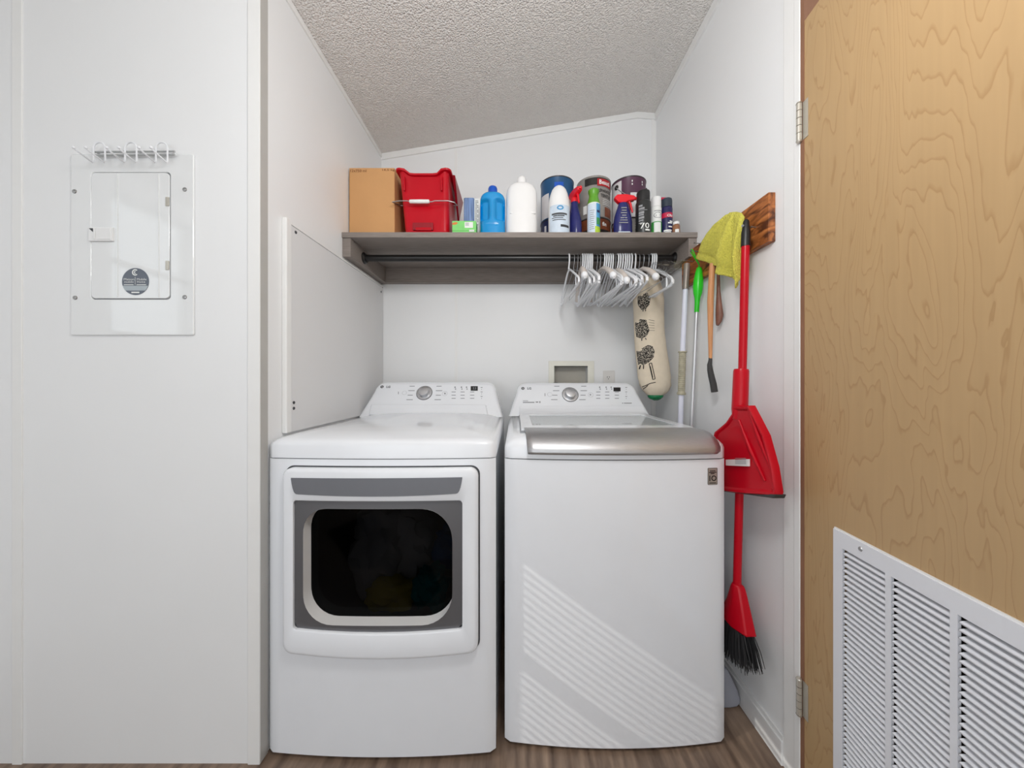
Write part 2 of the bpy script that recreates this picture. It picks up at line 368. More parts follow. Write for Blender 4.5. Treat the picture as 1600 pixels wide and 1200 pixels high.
# corner trim, crown strips, battens
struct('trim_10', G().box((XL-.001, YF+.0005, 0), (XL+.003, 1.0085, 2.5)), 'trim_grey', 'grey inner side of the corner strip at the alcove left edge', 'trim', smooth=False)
tr = G().box((XL-.032, YF-.004, 0), (XL+.003, YF+.0005, 2.5)); struct('trim_1', tr, 'wall_trim', 'white corner strip at the left edge of the alcove', 'trim', smooth=False, bevel=.001)
def strip_back(x0, x1, h, y0, y1):
    return G().prism([(x0, ceil_z(x0)-h), (x1, ceil_z(x1)-h), (x1, ceil_z(x1)), (x0, ceil_z(x0))], lambda a, b_: (a, y0, b_), lambda a, b_: (a, y1, b_))
g = strip_back(XL, .679, .034, YB-.008, YB+.002); q = strip_back(.679, XR, .034, YB-.008, YB+.002); struct('trim_2', join(g, q), 'wall_trim', 'white strip along the top of the back wall', 'trim', smooth=False, bevel=.0015)
struct('trim_3', G().box((XL-.002, YF, ceil_z(XL)-.022), (XL+.006, YB, ceil_z(XL))), 'wall_trim', 'white strip along the top of the alcove left wall', 'trim', smooth=False, bevel=.001)
struct('trim_4', G().box((XR-.010, .935, ceil_z(XR)-.040), (XR+.002, YB, ceil_z(XR))), 'wall_trim', 'white strip along the top of the alcove right wall', 'trim', smooth=False, bevel=.001)
struct('trim_5', G().box((XR-.026, YB-.003, 0), (XR, YB+.001, 2.6)), 'wall_trim', 'white corner strip at the right end of the back wall', 'trim', smooth=False, bevel=.001)
xb = X(714, YB); struct('trim_6', G().box((xb-.014, YB-.0015, 0), (xb+.002, YB+.001, 2.5)), 'wall_trim', 'thin white joint strip on the back wall', 'trim', smooth=False, bevel=.0006)
xb = X(29, YF); struct('trim_7', G().box((xb-.014, YF-.004, 0), (xb+.014, YF+.001, 2.4)), 'wall_trim', 'thin white batten at the far left of the wall', 'trim', smooth=False, bevel=.001)
# casing at the right edge of the alcove
g = G().box((XR-.006, .930, 0), (XR+.01, .972, 2.62)).box((XR-.009, .912, 0), (XR+.015, .932, 2.62)); struct('trim_8', g, 'wall_trim', 'white door casing beside the wooden door', 'trim', smooth=False, bevel=.002)
struct('trim_9', G().box((XR-.0075, .900, 0), (XR+.06, .9115, 2.62)), 'jamb_brown', 'brown door jamb edge beside the wooden door', 'trim', smooth=False)
g = G().box((XR-.012, .972, 0), (XR, YB, .072)).box((XR-.007, .972, .07), (XR, YB, .086)); struct('baseboard_right', g, 'baseboard', 'white baseboard along the alcove right wall', 'baseboard', smooth=False, bevel=.002)

# ------------------------------------------------------------------ open wooden door with return-air grille
DD = Vector((-.0936, -.9956, 0)).normalized(); DN = Vector((-DD.y, DD.x, 0)); DN = -DN if DN.x > 0 else DN   # along the door, and its visible normal
D0 = Vector((.7806, .900, 0))
def dp(a, z, o=0): q = D0+DD*a+DN*o; return Vector((q.x, q.y, z))    # along, height, proud
def door_a(px):                                  # distance along the door at pixel px
    k = (px-VX)/F; return (D0.x-k*D0.y)/(k*DD.y-DD.x)
def door_z(px, py): return H-(py-VY)/F*(D0+DD*door_a(px)).y
door = thing('door_1', 'open maple veneer door with white return-air grille', 'door', (D0.x, D0.y, 0)); door['kind'] = 'structure'
ga0, ga1, gz1, gz0 = door_a(1306), door_a(1306)+.46, .7715, .10
def dbox(g, a0, a1, z0, z1, o0, o1, mi=0):
    c = [dp(a, z, o) for o in (o0, o1) for a, z in ((a0, z0), (a1, z0), (a1, z1), (a0, z1))]
    return g.add(c, [(0, 3, 2, 1), (4, 5, 6, 7), (0, 1, 5, 4), (1, 2, 6, 5), (2, 3, 7, 6), (3, 0, 4, 7)], mi)
gi = .011
g = G()
for q in ((0, ga0+gi, .012, 2.1), (ga1-gi, .78, .012, 2.1), (ga0+gi, ga1-gi, .012, gz0+gi), (ga0+gi, ga1-gi, gz1-gi, 2.1)): dbox(g, *q, -.035, 0)
slab = obj('slab', g, 'maple', door, smooth=False)
obj('duct_backing', dbox(G(), ga0+gi, ga1-gi, gz0+gi, gz1-gi, -.034, -.030), 'duct_dark', door, smooth=False)
# grille face: frame with three columns of slots
cols = [(door_a(1320), door_a(1388)), (door_a(1397), door_a(1490)), (door_a(1502), door_a(1502)+.128)]
sz1 = door_z(1320, 857); sz0 = .13
g = G(); es = [ga0]+[x for c in cols for x in c]+[ga1]
for i in range(0, len(es), 2): dbox(g, es[i], es[i+1], gz0, gz1, 0, .006)
for c in cols: dbox(g, c[0], c[1], sz1, gz1, 0, .006); dbox(g, c[0], c[1], gz0, sz0, 0, .006)
gr = obj('grille', g, 'grille_white', door, smooth=False, label='white stamped steel return-air grille')
g = G()
dbox(g, ga0-.001, ga1, gz1-.001, gz1+.0035, 0, .003); obj('grille_edge', g, 'wall_trim', gr, smooth=False)
pitch = .01305; nrow = int((sz1-sz0)/pitch)
for c in cols:
    proto = None
    for r_ in range(nrow):
        zt = sz1-r_*pitch
        if proto is None:
            # curved louvre: leaves the face at the bottom of the slot and bends back into the door, ends closed by curved cheeks
            prof = [(.0055, -.0129), (.0058, -.0108), (.0040, -.0084), (-.0014, -.0060), (-.0110, -.0042)]
            rings = []; nn = 12
            for i in range(nn+1):
                ring = []
                for k_, q in enumerate(prof):
                    st_ = c[0]+.0015+.0065*(k_/4)**1.5; a = st_+(c[1]-.0005-st_)*(i/nn if i < nn-5 else (1-((nn-i)/nn)**1.0))
                    e_ = min(1, (c[1]-a)/.016); e_ = math.sqrt(max(0, 1-(1-e_)**2)); ring.append((a, zt+q[1], q[0]*e_+.0055*(1-e_)*.6))
                rings.append([dp(a, z, o) for a, z, o in ring]+[dp(a, z-.0010, o-.0010) for a, z, o in reversed(ring)])
            proto = obj('slat', G().loft(rings), 'grille_white', gr)
        else:
            q = proto.copy(); COL.objects.link(q); q.parent = gr; q.location = (0, 0, -r_*pitch)
a = door_a(1349); z = door_z(1349, 858)
obj('screw', G().lathe(dp(a, z, .006), [(.005, 0), (.004, .0015), (.0, .002)], 12, ax=DN), 'steel', gr)
def hinge(py0, py1):
    y = .9115; x = XR-.009; z1, z0 = Z(py0, y), Z(py1, y); h = (z1-z0)/5
    k = G()
    for i in range(5): k.lathe((x-.006, y-.004, z0+i*h+.0008), [(.0065, 0), (.0065, h-.0016)], 14)
    k.lathe((x-.006, y-.004, z1), [(.0072, 0), (.006, .003), (0, .004)], 14); k.lathe((x-.006, y-.004, z0-.004), [(0, 0), (.006, .001), (.0072, .004)], 14)
    hg = obj('hinge', k, 'nickel', door, label='satin nickel hinge')
    obj('hinge_leaf', G().add([dp(-.004, z0, .0004), dp(.014, z0, .0004), dp(.014, z1, .0004), dp(-.004, z1, .0004), dp(-.004, z0, .0018), dp(.014, z0, .0018), dp(.014, z1, .0018), dp(-.004, z1, .0018)],
        [(0, 3, 2, 1), (4, 5, 6, 7), (0, 1, 5, 4), (1, 2, 6, 5), (2, 3, 7, 6), (3, 0, 4, 7)]), 'nickel', hg, smooth=False)
hinge(164, 222); hinge(1059, 1114)

# ------------------------------------------------------------------ left wall access panel
ap = thing('access_panel', 'large pale grey access panel screwed to alcove left wall', 'panel', (XL, 1.45, .956))
az1 = 1.642; ay0 = 1.100
obj('board', G().box((XL, ay0, .956), (XL+.010, YB-.004, az1)), 'panel_grey', ap, smooth=False, bevel=.001)
obj('edge_strip', G().box((XL, 1.072, .956), (XL+.016, 1.0975, az1+.012)), 'wall_trim', ap, smooth=False, bevel=.003, label='white vertical edge strip')
g = G().box((XL, ay0, az1+.001), (XL+.012, YB, az1+.008)); obj('top_strip', g, 'wall_trim', ap, smooth=False)
for px, py in ((462, 363), (597, 456), (459, 629), (459, 638)):
    x = XL+.010; y = Yof(px, x); y = min(y, YB-.03)
    obj('screw', G().lathe((x, y, Z(py, y)), [(.0055, 0), (.0045, .002), (0, .0026)], 12, ax=(1, 0, 0)), 'mark_dark', ap)

# ------------------------------------------------------------------ electrical panel on the front wall
yp = YF
ep = thing('electrical_panel', 'white electrical breaker panel with round grey sticker', 'electrical panel', (X(210, yp), yp, Z(524, yp)))
def fy(y): return lambda a, b_: (a, y, b_)
o_ = rrect(X(115, yp), Z(524, yp), X(305, yp), Z(243, yp), .004); dr = (X(147, yp), Z(467, yp), X(268, yp), Z(272, yp))
hole = rrect(dr[0]-.002, dr[1]-.003, dr[2]+.003, dr[3]+.002, .012)
obj('cover', G().ring(o_, hole, fy(yp-.006), fy(yp)), 'white_steel', ep, bevel=.002)
obj('gap_shadow', G().box((dr[0]-.002, yp-.0012, dr[1]-.003), (dr[2]+.003, yp, dr[3]+.002)), 'mark_grey', ep, smooth=False)
pd = obj('panel_door', G().prism(rrect(*dr, .012), fy(yp-.0065), fy(yp-.0015)), 'white_steel', ep, bevel=.001)
x1, x2 = X(188, yp), X(252, yp)
obj('door_ridge', G().box((x1-.002, yp-.0085, dr[1]+.004), (x1+.0015, yp-.006, dr[3]-.004)).box((x2-.0012, yp-.0085, dr[1]+.004), (x2+.001, yp-.006, dr[3]-.004)), 'white_steel', pd, smooth=False)
x0 = X(146, yp); x1 = X(183, yp); za, zb = Z(379, yp), Z(358, yp)
lt = obj('latch', G().box((x0, yp-.012, za), (x1, yp-.006, zb)), 'white_plastic', pd, smooth=False, bevel=.001)
obj('latch_tab', G().box((x0+.017, yp-.0145, za+.004), (x0+.022, yp-.011, zb-.002)).box((x0+.024, yp-.0135, za+.004), (x1-.004, yp-.011, zb-.003)), 'white_plastic', lt, smooth=False, bevel=.0006)
obj('latch_slot', G().prism([(x0+.002, zb-.003), (x0+.014, zb-.003), (x0+.014, zb-.014)], fy(yp-.0125), fy(yp-.0118)), 'mark_dark', lt, smooth=False)
for py in (317, 416): obj('hinge', G().box((X(263, yp), yp-.009, Z(py+7, yp)), (X(268, yp), yp-.005, Z(py-7, yp))), 'nickel', ep, smooth=False, bevel=.001)
for px, py in ((121, 301), (292, 298), (122, 466), (292, 465)):
    obj('screw', G().lathe((X(px, yp), yp-.006, Z(py, yp)), [(.0062, 0), (.0055, .002), (.002, .0032), (0, .0032)], 14, ax=(0, -1, 0)), 'steel', ep)
# sticker
sc = Vector((X(216, yp), yp-.0068, Z(441, yp))); R = .0395
st = obj('sticker', G().lathe(sc, [(R, 0), (R, .0004)], 40, ax=(0, -1, 0)), 'sticker', pd, label='round grey certification sticker')
def circ_band(z0, z1, y, n=10):
    L = [(-math.sqrt(max(0, R*R-zz*zz))*.985, zz) for zz in [z0+(z1-z0)*i/n for i in range(n+1)]]
    poly = L+[(-a, b_) for a, b_ in reversed(L)]; return G().prism([(sc.x+a, sc.z+b_) for a, b_ in poly], fy(y), fy(y+.0003))
def stx(u0, v0): return lambda u, v: (sc.x+u0+u, sc.y-.0012, sc.z+v0+v)
dn = G().lathe((sc.x, sc.y-.0004, sc.z+.026), [(.0095, 0), (.0095, .0005)], 20, ax=(0, -1, 0))
obj('sticker_band', circ_band(-.0265, -.0125, sc.y-.0008), 'sticker_band', st)
R3 = []
for i in range(17):
    a = math.radians(45+270*i/16); ca, sa = math.cos(a), math.sin(a)
    R3.append([(sc.x+r*ca, sc.y-.0012, sc.z+.0265+r*sa) for r in (.0062, .0095)])
cm = G().loft(R3, False, False, closed=False)
R3 = []
for i in range(17):
    a = math.radians(60+240*i/16); ca, sa = math.cos(a), math.sin(a)
    R3.append([(sc.x+r*ca, sc.y-.0012, sc.z+.0265+r*sa) for r in (.0018, .0042)])
cm2 = G().loft(R3, False, False, closed=False)
sg = join(text('Maison', stx(-.018, .0065), hei=.0062, wid=.030), text('mobile', stx(-.018, -.001), hei=.0062, wid=.027), text('Mobile', stx(.019, .0065), hei=.0062, wid=.028), text('Home', stx(.0175, -.001), hei=.0062, wid=.024), cm, cm2,
          G().box((sc.x-.0006, sc.y-.0012, sc.z-.010), (sc.x+.0002, sc.y-.0009, sc.z+.013)))
for x0 in (-.033, .004): sg.box((sc.x+x0, sc.y-.0012, sc.z-.0105), (sc.x+x0+.028, sc.y-.0009, sc.z-.0085))
sg.box((sc.x-.011, sc.y-.0012, sc.z-.034), (sc.x+.012, sc.y-.0009, sc.z-.030))
obj('sticker_print', sg, 'white_print', st, smooth=False)

# wire hook rail above the panel
yr = .965
hr = thing('hook_rail', 'white wire rail with three double coat hooks above the panel', 'hook rail', (X(210, yr), YF, Z(241, yr)))
for py in (237.5, 242.5): obj('rail_wire', G().tube([(X(146, yr), yr, Z(py, yr)), (X(273, yr), yr, Z(py-1, yr))], .0026, 8), 'rail_shaded', hr)
proto = None
for px in (158, 207, 255):
    if proto is None:
        cx = X(px, yr); hw = X(9, 1)-X(0, 1); hw = 9/F*yr; zt, zb = Z(224, yr), Z(256, yr); yt = .918
        arch = [(cx+hw*math.cos(math.radians(a)), yr-.004, zt-hw+hw*math.sin(math.radians(a))) for a in range(0, 181, 15)]
        pts = [(cx+hw, yt, zb+.0135), (cx+hw, yt+.004, zb+.0105), (cx+hw, yr-.014, zb+.002), (cx+hw, yr-.007, zb), (cx+hw, yr-.004, zb+.006)]+arch+[(cx-hw, yr-.004, zb+.006), (cx-hw, yr-.007, zb), (cx-hw, yr-.014, zb+.002), (cx-hw, yt+.004, zb+.0105), (cx-hw, yt, zb+.0135)]
        proto = obj('hook', G().tube(pts, .0022, 8), 'hanger_white', hr)
        for s_ in (hw, -hw): obj('hook_tip', G().lathe((cx+s_, yt, zb+.010), [(0, 0), (.0035, .002), (.0042, .0045), (.003, .0075), (0, .0085)], 10), 'hanger_white', proto)
    else:
        q = copy_tree(proto, hr); q.location = (X(px, yr)-X(158, yr), 0, 0)
for px in (150, 217, 268): obj('wall_mount', G().tube([(X(px, yr), yr, Z(237.5, yr)), (X(px, yr), YF, Z(237.5, yr))], .003, 8), 'hanger_white', hr)

# ------------------------------------------------------------------ outlet box and outlet on the back wall
ob = thing('washer_outlet_box', 'cream recessed washer outlet box behind the washer console', 'outlet box', (X(892, YB), YB, OB[2]))
o_ = rrect(X(857, YB), Z(612, YB), X(928, YB), Z(564, YB), .002); i_ = rrect(OB[0], OB[2], OB[1], OB[3], .001)
obj('frame', G().ring(o_, i_, fy(YB-.006), fy(YB)), 'outlet_cream', ob, bevel=.0015)
g = G().loft([[(a, YB-.002, b_) for a, b_ in i_], [(a, YB+.058, b_) for a, b_ in i_]], False, True); obj('recess', g, 'outlet_inside', ob)
g = G().lathe((X(868, YB), YB-.015, Z(603, YB)), [(.018, -.03), (.02, -.028), (.02, .01), (.016, .018), (0, .019)], 18, sx=.9, ax=(0, -.2, 1)); obj('valve', g, 'mark_dark', ob)
g = G().lathe((X(905, YB), YB+.02, Z(600, YB)), [(.009, -.03), (.009, .006), (0, .007)], 12); obj('valve', g, 'mark_dark', ob)
ol = thing('wall_outlet', 'white duplex wall outlet right of the cream outlet box', 'outlet', (X(951, YB), YB, Z(613, YB)))
pl = obj('cover_plate', G().prism(rrect(X(942, YB), Z(613, YB), X(960, YB), Z(579, YB), .004), fy(YB-.006), fy(YB)), 'outlet_plate', ol, bevel=.002)
for py in (590, 603):
    c = (X(950, YB), Z(py, YB)); rc = obj('receptacle', G().prism(rrect(c[0]-.015, c[1]-.013, c[0]+.015, c[1]+.013, .008), fy(YB-.0075), fy(YB-.005)), 'outlet_plate', ol)
    obj('slots', G().box((c[0]-.007, YB-.008, c[1]-.001), (c[0]-.0045, YB-.0072, c[1]+.007)).box((c[0]+.0045, YB-.008, c[1]-.001), (c[0]+.007, YB-.0072, c[1]+.007)).lathe((c[0], YB-.0072, c[1]-.007), [(.0025, 0), (.0025, .0008)], 10, ax=(0, -1, 0)), 'dark', rc)

# ------------------------------------------------------------------ appliances
def footprint(x0, x1, yf, yb, bow, inset=0, r=.012, n=22):
    x0 += inset; x1 -= inset; yb -= inset*.2; pts = []
    xc, hw = (x0+x1)/2, (x1-x0)/2
    for i in range(n+1):
        u = -1+2*i/n; u = math.copysign(1-(1-abs(u))**1.25, u); ed = max(0, (abs(u)*hw-(hw-r))/r); pts.append((xc+u*hw, yf+inset-bow*(1-u*u)+r*(1-math.sqrt(max(0, 1-ed*ed)))*.8))
    return pts+[(x1, yb), (x0, yb)]
def zring(fp, z): return [(a, b_, z) for a, b_ in fp]

class Console: pass
def console(root, x0, x1, tx0, tx1, zb, ztop, y0, yback, slope=.6):
    c = Console(); c.p0 = Vector((0, y0, zb)); c.n = Vector((0, -1, slope)).normalized()
    def yz(z): return y0+slope*(z-zb)
    rr = .045
    def poly(ins):
        L = [(x1-ins, zb), ]
        # right side up, rounded corner, top, rounded corner, left side down
        for i in range(9):
            a = math.radians(90*i/8); L.append((tx1-ins-rr+rr*math.cos(a), ztop-ins-rr+rr*math.sin(a)))
        for i in range(9):
            a = math.radians(90+90*i/8); L.append((tx0+ins+rr+rr*math.cos(a), ztop-ins-rr+rr*math.sin(a)))
        return L+[(x0+ins, zb)]
    rings = [[(a, yz(b_), b_) for a, b_ in poly(.014)], [(a, yz(b_)+.001, b_) for a, b_ in poly(.008)], [(a, yz(b_)+.006, b_) for a, b_ in poly(.002)], [(a, yz(b_)+.016, b_) for a, b_ in poly(0)],
             [(a, max(yz(b_)+.03, yback-.012), b_) for a, b_ in poly(0)], [(a, max(yz(b_)+.035, yback), b_) for a, b_ in poly(.012)]]
    c.body = obj('console', G().loft(rings), 'white_enamel', root, ang=50)
    ex = Vector((1, 0, 0)); ey = Vector((0, slope, 1)).normalized()
    def at(px, py, off=0): return on_plane(px, py, c.p0, c.n)+c.n*off
    c.at = at; c.ex, c.ey = ex, ey
    def rect(px0, py0, px1, py1, off, th=.0006):
        A = [at(px0, py1, off), at(px1, py1, off), at(px1, py0, off), at(px0, py0, off)]
        return G().loft([A, [p-c.n*th for p in A]])
    c.rect = rect
    c.uv = lambda px, py, off=.0008: (lambda u, v, q=at(px, py, off): q+ex*u+ey*v)
    return c
def knob(c, px, py, R):
    q = c.at(px, py)
    k = obj('knob', G().lathe(q, [(R*1.28, .0005), (R*1.28, .003), (R*1.12, .0035), (R*1.1, .0015), (R*.86, .0015), (R*.84, .018), (R*.78, .022), (R*.5, .0235), (0, .024)], 36, ax=c.n), 'silver', c.body, label='silver rotary knob')
    obj('knob_ring', G().lathe(q, [(R*1.36, .0), (R*1.36, .0012), (R*1.28, .0014), (R*1.27, 0)], 36, ax=c.n, cap=False), 'seam', c.root)
def circle_mark(c, px, py, R, w_=.0008, n=20):
    q = c.at(px, py, .0008); A = []
    for i in range(n+1):
        a = 2*math.pi*i/n; d = c.ex*math.cos(a)+c.ey*math.sin(a); A.append([q+d*R, q+d*(R-w_)])
    return G().loft(A, False, False, closed=False)
def logo(c, px, py, s_):
    q = c.at(px, py, .0008); d = G(); R = s_*.62
    A = [q+c.ex*math.cos(a)*R+c.ey*math.sin(a)*R for a in [2*math.pi*i/24 for i in range(24)]]
    d.add(A, [tuple(range(24))]); d2 = text('LG', c.uv(px+10, py), hei=s_, bold=.03)
    o = obj('logo', join(d, d2), 'logo_grey', c.body, smooth=False)
    e = G().add([q+c.n*.0002+c.ex*a+c.ey*b_ for a, b_ in ((-.2*R, .45*R), (-.05*R, .45*R), (-.05*R, -.4*R), (.45*R, -.4*R), (.45*R, -.28*R), (-.2*R, -.28*R))], [(0, 1, 2, 3, 4, 5)])
    obj('logo_line', e, 'white_print', c.root, smooth=False)
    return o

# ---- dryer
dx0, dx1, dyf, dyb, dbow = -.7465, -.0605, 1.000, 1.715, .015
dry = thing('dryer', 'white front-loading dryer with dark window door', 'dryer', ((dx0+dx1)/2, 1.36, 0))
def dfront(x, o=0): u = (x-(dx0+dx1)/2)/((dx1-dx0)/2); return dyf-dbow*(1-u*u)-o
YD = .966
def DX(px): return X(px, YD)
def DZ(py): return Z(py, YD)
zs = .893
fp = footprint(dx0, dx1, dyf, dyb, dbow); nf = 23
hole = rrect(DX(462), DZ(985), DX(714), DZ(790), .05)
g = G(); A, B = zring(fp, .012), zring(fp, zs); n = len(fp)
for j in range(nf-1, n): k = (j+1) % n; g.add([A[j], A[k], B[k], B[j]], [(0, 1, 2, 3)])
g.add(A, [tuple(range(n))]); g.add(B, [tuple(range(n))])
# front skin around the drum opening
bands = [(dx0, hole and DX(462)), ]
hx0, hx1, hz0, hz1 = DX(462), DX(714), DZ(985), DZ(790)
xs = sorted([p[0] for p in fp[:nf]]+[hx0, hx1]); zsn = [.012, hz0, hz1, zs]
def fyr(x):
    for i in range(nf-1):
        if fp[i][0] <= x <= fp[i+1][0]+1e-9:
            t = (x-fp[i][0])/max(1e-9, fp[i+1][0]-fp[i][0]); return fp[i][1]*(1-t)+fp[i+1][1]*t
    return fp[0][1]
for i in range(len(xs)-1):
    for k in range(3):
        if k == 1 and hx0-1e-6 <= xs[i] and xs[i+1] <= hx1+1e-6: continue
        g.add([(xs[i], fyr(xs[i]), zsn[k]), (xs[i+1], fyr(xs[i+1]), zsn[k]), (xs[i+1], fyr(xs[i+1]), zsn[k+1]), (xs[i], fyr(xs[i]), zsn[k+1])], [(0, 1, 2, 3)])
obj('cabinet', g, 'white_enamel', dry)
fs = footprint(dx0, dx1, dyf, dyb, dbow, .004); obj('seam', G().loft([zring(fs, zs-.002), zring(fs, zs+.004)]), 'seam', dry)
tops = [(0, zs+.0025), (0, .932), (.003, .940), (.010, .9465), (.022, .952), (.05, .960), (.09, .966), (.15, .970), (.25, .972)]
obj('top_cover', G().loft([zring(footprint(dx0, dx1, dyf, dyb, dbow, i), z) for i, z in tops]), 'white_enamel', dry, ang=60)
c = console(dry, dx0+.001, dx1-.002, -.700, -.098, .952, 1.117, 1.572, dyb); c.root = dry
knob(c, 663, 614, .029)
logo(c, 597, 604.5, .013)
obj('display', c.rect(735.5, 603.5, 746.5, 610.5, .0012, .0012), 'dark', c.body, smooth=False)
obj('display_digits', text('53', c.uv(741.5, 607, .0016), hei=.013), 'mark_grey', c.body, smooth=False)
def legends(c, cx, ox):
    g = G()
    for side, xs_ in ((-1, (644, 643, 641, 640)), (1, (686, 686, 685, 684))):
        for i, px in enumerate(xs_):
            py = 603+i*7; wd = 5 if i % 2 else 4; g = join(g, c.rect(px+ox-wd, py, px+ox+wd, py+1, .0007))
    for i, px in enumerate((711, 721, 729)):
        g = join(g, c.rect(px+ox-1, 604, px+ox+1, 606.2, .0007), c.rect(px+ox, 607, px+ox+1.5, 609, .0007))
    for i in range(3):
        for px in (709, 723, 738): g = join(g, c.rect(px+ox-3.4, 612+i*5, px+ox+3, 613+i*5, .0007))
    for i in range(3): g = join(g, c.rect(751+ox, 605+i*7, 754+ox, 606+i*7, .0007), c.rect(752+ox, 608+i*7, 753+ox, 609+i*7, .0007))
    obj('legend_print', g, 'mark_grey', c.body, smooth=False)
legends(c, 663, 0)
obj('power_mark', join(circle_mark(c, 632, 614, .011), c.rect(622, 612, 623, 616, .0007)), 'mark_grey', c.body, smooth=False)
obj('start_mark', join(circle_mark(c, 695, 615, .013), c.rect(694, 613.7, 696.5, 616, .0007)), 'mark_grey', c.body, smooth=False)
q = [c.at(576, 649), c.at(763, 649.5), c.at(760, 633), c.at(580, 632.5)]
g = G().loft([[p+c.n*.0001 for p in q], [p+c.n*.006+c.ex*s_*.004 for p, s_ in zip(q, (1, -1, -1, 1))]]); obj('lower_ledge', g, 'white_enamel', dry, bevel=.003)
# door
def bowcurve(poly, zc, sag):      # let the lower edge sag like the real door
    xs_ = [p[0] for p in poly]; xc = (min(xs_)+max(xs_))/2; hw = (max(xs_)-min(xs_))/2
    return [(a, b_-(sag*(1-((a-xc)/hw)**2) if b_ < zc else 0)) for a, b_ in poly]
def dense(poly, k=6):
    out = []
    for i, p in enumerate(poly):
        q = poly[(i+1) % len(poly)]; out += [(p[0]+(q[0]-p[0])*t/k, p[1]+(q[1]-p[1])*t/k) for t in range(k)]
    return out
outer = bowcurve(dense(rrect(DX(438), DZ(1024), DX(746), DZ(733), .026, 6)), .55, .012)
bez = bowcurve(dense(rrect(DX(456), DZ(985), DX(722), DZ(783), .010, 6)), .55, .008)
ins = lambda P_, d: [(a+d*(1 if a < (DX(438)+DX(746))/2 else -1)*(abs(a-(DX(438)+DX(746))/2)/.28), b_+d*(1 if b_ < .6 else -1)*min(1, abs(b_-.6)/.25)) for a, b_ in P_]
f_ = lambda o: (lambda a, b_: (a, dfront(a, o), b_))
rings = [[f_(.0)(*p) for p in outer], [f_(.018)(*p) for p in outer], [f_(.0225)(*p) for p in ins(outer, .003)], [f_(.024)(*p) for p in ins(outer, .010)],
         [f_(.024)(*p) for p in ins(bez, -.004)], [f_(.022)(*p) for p in bez], [f_(.014)(*p) for p in bez]]
dd = obj('door', G().loft(rings, False, False), 'white_enamel', dry, ang=60)
obj('door_gap', G().ring(ins(outer, -.004), ins(outer, .004), f_(.0012), f_(-.002)), 'seam', dry)
wh = rrect(DX(470.5), DZ(979), DX(706), DZ(796), [.092, .068, .085, .088], 8); wh = dense(wh, 3)
k = len(wh)
def resample(poly, n):
    L = [0]; m_ = len(poly)
    for i in range(m_): L.append(L[-1]+math.dist(poly[i], poly[(i+1) % m_]))
    out = []; j = 0
    for i in range(n):
        d = L[-1]*i/n
        while L[j+1] < d: j += 1
        t = (d-L[j])/max(1e-9, L[j+1]-L[j]); a, b_ = poly[j], poly[(j+1) % m_]; out.append((a[0]+(b_[0]-a[0])*t, a[1]+(b_[1]-a[1])*t))
    return out
def startat(poly):
    cx = sum(p[0] for p in poly)/len(poly); cz = sum(p[1] for p in poly)/len(poly)
    i = min(range(len(poly)), key=lambda i: abs(math.atan2(poly[i][1]-cz, poly[i][0]-cx))); return poly[i:]+poly[:i]
def by_angle(poly, n=96):
    poly = resample(poly, 1200); cx, cz = (DX(470.5)+DX(706))/2, (DZ(979)+DZ(796))/2; out = []
    an = [math.atan2(p[1]-cz, p[0]-cx) for p in poly]
    for i in range(n):
        t = -math.pi+2*math.pi*i/n; j = min(range(len(poly)), key=lambda j: abs((an[j]-t+math.pi) % (2*math.pi)-math.pi)); out.append(poly[j])
    return out
bz2, wh2 = by_angle(bez), by_angle(wh)
obj('bezel', G().loft([[f_(.015)(*p) for p in bz2], [f_(.016)(*p) for p in wh2]], False, False), 'bezel_grey', dd, label='dark grey window surround')
obj('window_rim', G().loft([[f_(.0165)(*p) for p in wh2], [f_(-.024)(*p) for p in wh2]], False, False), 'white_plastic', dd, label='white rim around the window')
obj('window_glass', G().prism(wh2, f_(-.022), f_(-.0235)), 'dark_glass', dd, label='dark window glass')
hp = [(DX(454), DZ(747)), (DX(722), DZ(746)), (DX(718.5), DZ(770)), (DX(715), DZ(773)), (DX(700), DZ(773.6)), (DX(588), DZ(775.5)), (DX(475), DZ(774)), (DX(461), DZ(773)), (DX(457), DZ(770))]
hp = dense(hp, 4)
hrow = []
for i in range(25):
    t_ = (0, .004, .010, .017, .025, .034, .045)[i] if i < 7 else (1-(0, .004, .010, .017, .025, .034, .045)[24-i] if i > 17 else .045+.91*(i-6)/12); px_ = 454+268*t_; tp = 747-1*t_; e_ = min(1, min(t_, 1-t_)/.04); btm = tp+(25+3.2*(1-(2*t_-1)**2))*(1-.92*(1-e_)**3.2)
    px_ = px_+(3 if t_ < .5 else -3)*0
    x_ = DX(px_); hrow.append([(x_, dfront(x_, .0258), DZ(tp)), (x_, dfront(x_, .0258), DZ(btm)), (x_, dfront(x_, .021), DZ(btm)), (x_, dfront(x_, .021), DZ(tp))])
obj('door_handle', G().loft(hrow), 'door_grey', dd, label='grey pull strip along the top of the door')
